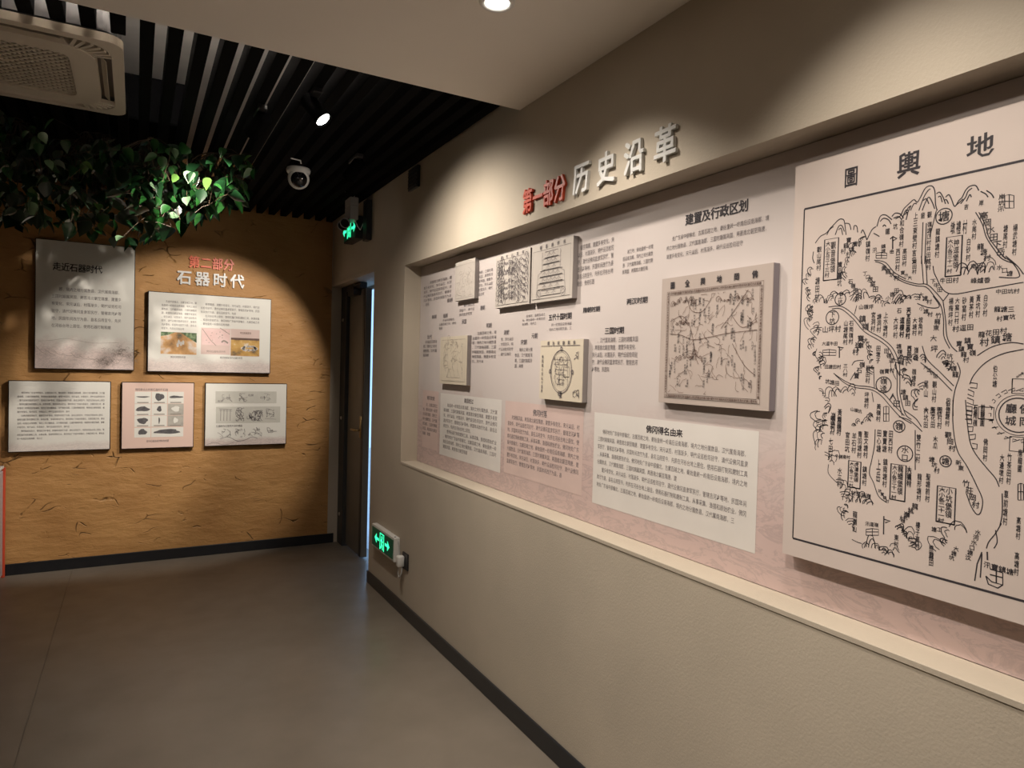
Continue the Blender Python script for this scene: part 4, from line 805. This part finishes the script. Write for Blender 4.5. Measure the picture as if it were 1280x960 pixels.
for k, (dx, dy) in enumerate(((1, 0), (-1, 0), (0, 1), (0, -1))):
    Tk = T @ Matrix.Rotation(math.atan2(dy, dx), 4, 'Z')
    MB().box(.325, .392, -.235, .235, ZA+.022, ZA+.030, M=Tk).build('air_outlet', M_acdark, t)
    MB().box(-.014, .014, -.225, .225, -.0015, .0015, .001, 1, M=Tk @ Matrix.Translation((.352, 0, ZA+.008)) @ Matrix.Rotation(math.radians(48), 4, 'Y')).build('louver', M_ac, t)
g = MB().box(-.24, .24, -.24, .24, ZA+.012, ZA+.016, M=T).build('intake_grille', M_acdark, t)
q = MB(); n = 14
for i in range(-n, n+1):
    o_ = i*.034
    for s_ in (1, -1):                                                  # diagonal lattice clipped to the square
        P = []
        lo, hi = max(-.238, -.238-o_ if s_ > 0 else -.238+o_), min(.238, .238-o_ if s_ > 0 else .238+o_)
        if hi-lo < .02: continue
        p0, p1 = (lo, s_*lo+o_*1.0) if s_ > 0 else (lo, -lo+o_), (hi, hi+o_) if s_ > 0 else (hi, -hi+o_)
        L = math.hypot(p1[0]-p0[0], p1[1]-p0[1]); an = math.atan2(p1[1]-p0[1], p1[0]-p0[0])
        q.box(0, L, -.0035, .0035, ZA-.001+.002*(s_ > 0), ZA+.004+.002*(s_ > 0), M=T @ Matrix.Translation((p0[0], p0[1], 0)) @ Matrix.Rotation(an, 4, 'Z'))
lt = q.build('lattice', M_ac, g); lt['kind'] = 'stuff'
# black box added in the void to darken the slab behind the cassette
tag(MB().box(-1.5, .25, 4.25, 5.3, 2.80, 3.04, .01, 1).build('air_duct', M_slat, None, loc=(-.6, 4.1, 2.80)), 'black box added above the slats to darken the slab behind the air conditioner', 'dark box')

# ================================================================== red-edged display case by the ochre wall
x1, y0, y1, zt = -.752, 5.25, 5.62, .745
t = thing('display_case', (-1.2, 5.45, 0), 'low display case with red edges standing against the ochre wall', 'display case')
MB().box(-1.685, x1-.012, y0+.006, y1-.02, .02, zt-.02, .004, 1).build('case_body', M_casegrey, t)
for xx in (-1.7, x1-.018):
    for yy in (y0, y1-.018): MB().box(xx, xx+.018, yy, yy+.018, 0, zt, .003, 1).build('corner_post', M_redframe, t)
for yy in (y0-.002, y1-.018):
    for zz in (.0, zt-.018): MB().box(-1.682, x1-.018, yy+.001, yy+.017, zz, zz+.018, .003, 1).build('rail', M_redframe, t)
MB().box(-1.69, x1-.008, y0+.008, y1-.008, zt-.005, zt+.012, .003, 1).build('case_top', M_white, t)

# ================================================================== artificial foliage hanging below the slats
def leaf_mesh(i, L, W):
    pr = [(0, 0), (.08, .30), (.22, .47), (.42, .50), (.65, .36), (.85, .15), (1, 0)]
    V = []; Fc = []; cv = random.Random(i).uniform(.08, .3)
    for u, h in pr:
        dz = -cv*L*u*u
        V += [(L*u, W*h, dz+W*h*.35), (L*u, 0, dz), (L*u, -W*h, dz+W*h*.35)]
    for k in range(len(pr)-1):
        a = 3*k; Fc += [(a, a+1, a+4, a+3), (a+1, a+2, a+5, a+4)]
    me = bpy.data.meshes.new('leaf'); me.from_pydata(V, [], Fc)
    for p_ in me.polygons: p_.use_smooth = True
    return me
LM = []
for i in range(8):
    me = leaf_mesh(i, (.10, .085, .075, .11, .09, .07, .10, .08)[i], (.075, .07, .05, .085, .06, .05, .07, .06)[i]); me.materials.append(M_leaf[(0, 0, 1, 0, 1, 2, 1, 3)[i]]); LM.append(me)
rn = random.Random(17)
def to_px(p): v_ = Vector(p)-EYEP; z_ = v_.dot(fwd); return 640+F*v_.dot(CR)/z_, 480-F*v_.dot(CU)/z_
def low(x):                                            # how far down the greenery hangs, along the wall
    L_ = [(-400, 285), (40, 292), (110, 296), (125, 308), (185, 308), (200, 298), (235, 290), (262, 272), (300, 258), (325, 235), (340, 200)]
    for (xa, ya), (xb, yb) in zip(L_, L_[1:]):
        if xa <= x <= xb: return ya+(yb-ya)*(x-xa)/(xb-xa)
    return 0
SPRAYS = [(( .36, 4.15), ( .21, .57), 66, 'leafy spray reaching farthest toward the dome camera'),
          (( .05, 4.15), (-.08, .20), 66, 'leafy spray hanging lowest over the corner of the tall white panel'),
          ((-.22, 4.15), (-.38, -.09), 60, 'leafy spray hanging over the top of the tall white panel'),
          ((-.52, 4.15), (-.68, -.39), 60, 'leafy spray hanging over the display case'),
          ((-.90, 4.15), (-1.15, -.69), 40, 'leafy spray at the end above the display case')]
for si, ((ax, ay), (xa, xb), nl, lab) in enumerate(SPRAYS):
    p0 = Vector((ax, ay, 2.655)); t = thing('foliage_spray', p0, lab, 'foliage', 'artificial foliage under the slats'); pts = []
    while len(pts) < nl*3:
        p_ = Vector((rn.uniform(xa, xb), rn.uniform(3.80, 4.75), 2.12+.5*rn.random()**.8)); x_, y_ = to_px(p_)
        if y_ < low(x_)-8: pts.append((p_, low(x_)-y_))
    front = sorted(range(len(pts)), key=lambda i_: pts[i_][0].y*120+pts[i_][1]*.6)      # nearest and lowest leaves are single parts
    single = set(front[:nl]); stems = []; st = MB()
    for i_ in rn.sample(range(len(pts)), 13):
        e = pts[i_][0]; c_ = (p0+e)/2+Vector((rn.gauss(0, .05), rn.gauss(0, .05), .07)); c_.z = min(c_.z, 2.64)
        S_ = [p0*((1-u)**2)+c_*(2*u*(1-u))+e*(u*u) for u in [k/7 for k in range(8)]]; stems += S_; st.tube(S_, [.004-.003*k/7 for k in range(8)], 5)
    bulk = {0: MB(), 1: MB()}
    for k, (pos, dn) in enumerate(pts):
        near = min(stems, key=lambda w_: (w_-pos).length); st.tube([near, (near+pos)/2+Vector((0, 0, .01)), pos], .0012, 3, False)
        R = Matrix.Rotation(rn.uniform(0, 6.28), 4, 'Z') @ Matrix.Rotation(rn.uniform(.2, 1.35), 4, 'Y') @ Matrix.Rotation(rn.uniform(-.8, .8), 4, 'X')
        if k in single:
            o = bpy.data.objects.new('leaf', rn.choice(LM)); COL.objects.link(o); o.parent = t; o.matrix_basis = Matrix.Translation(pos-p0) @ R @ Matrix.Scale(rn.uniform(.65, 1.0), 4)
        else:
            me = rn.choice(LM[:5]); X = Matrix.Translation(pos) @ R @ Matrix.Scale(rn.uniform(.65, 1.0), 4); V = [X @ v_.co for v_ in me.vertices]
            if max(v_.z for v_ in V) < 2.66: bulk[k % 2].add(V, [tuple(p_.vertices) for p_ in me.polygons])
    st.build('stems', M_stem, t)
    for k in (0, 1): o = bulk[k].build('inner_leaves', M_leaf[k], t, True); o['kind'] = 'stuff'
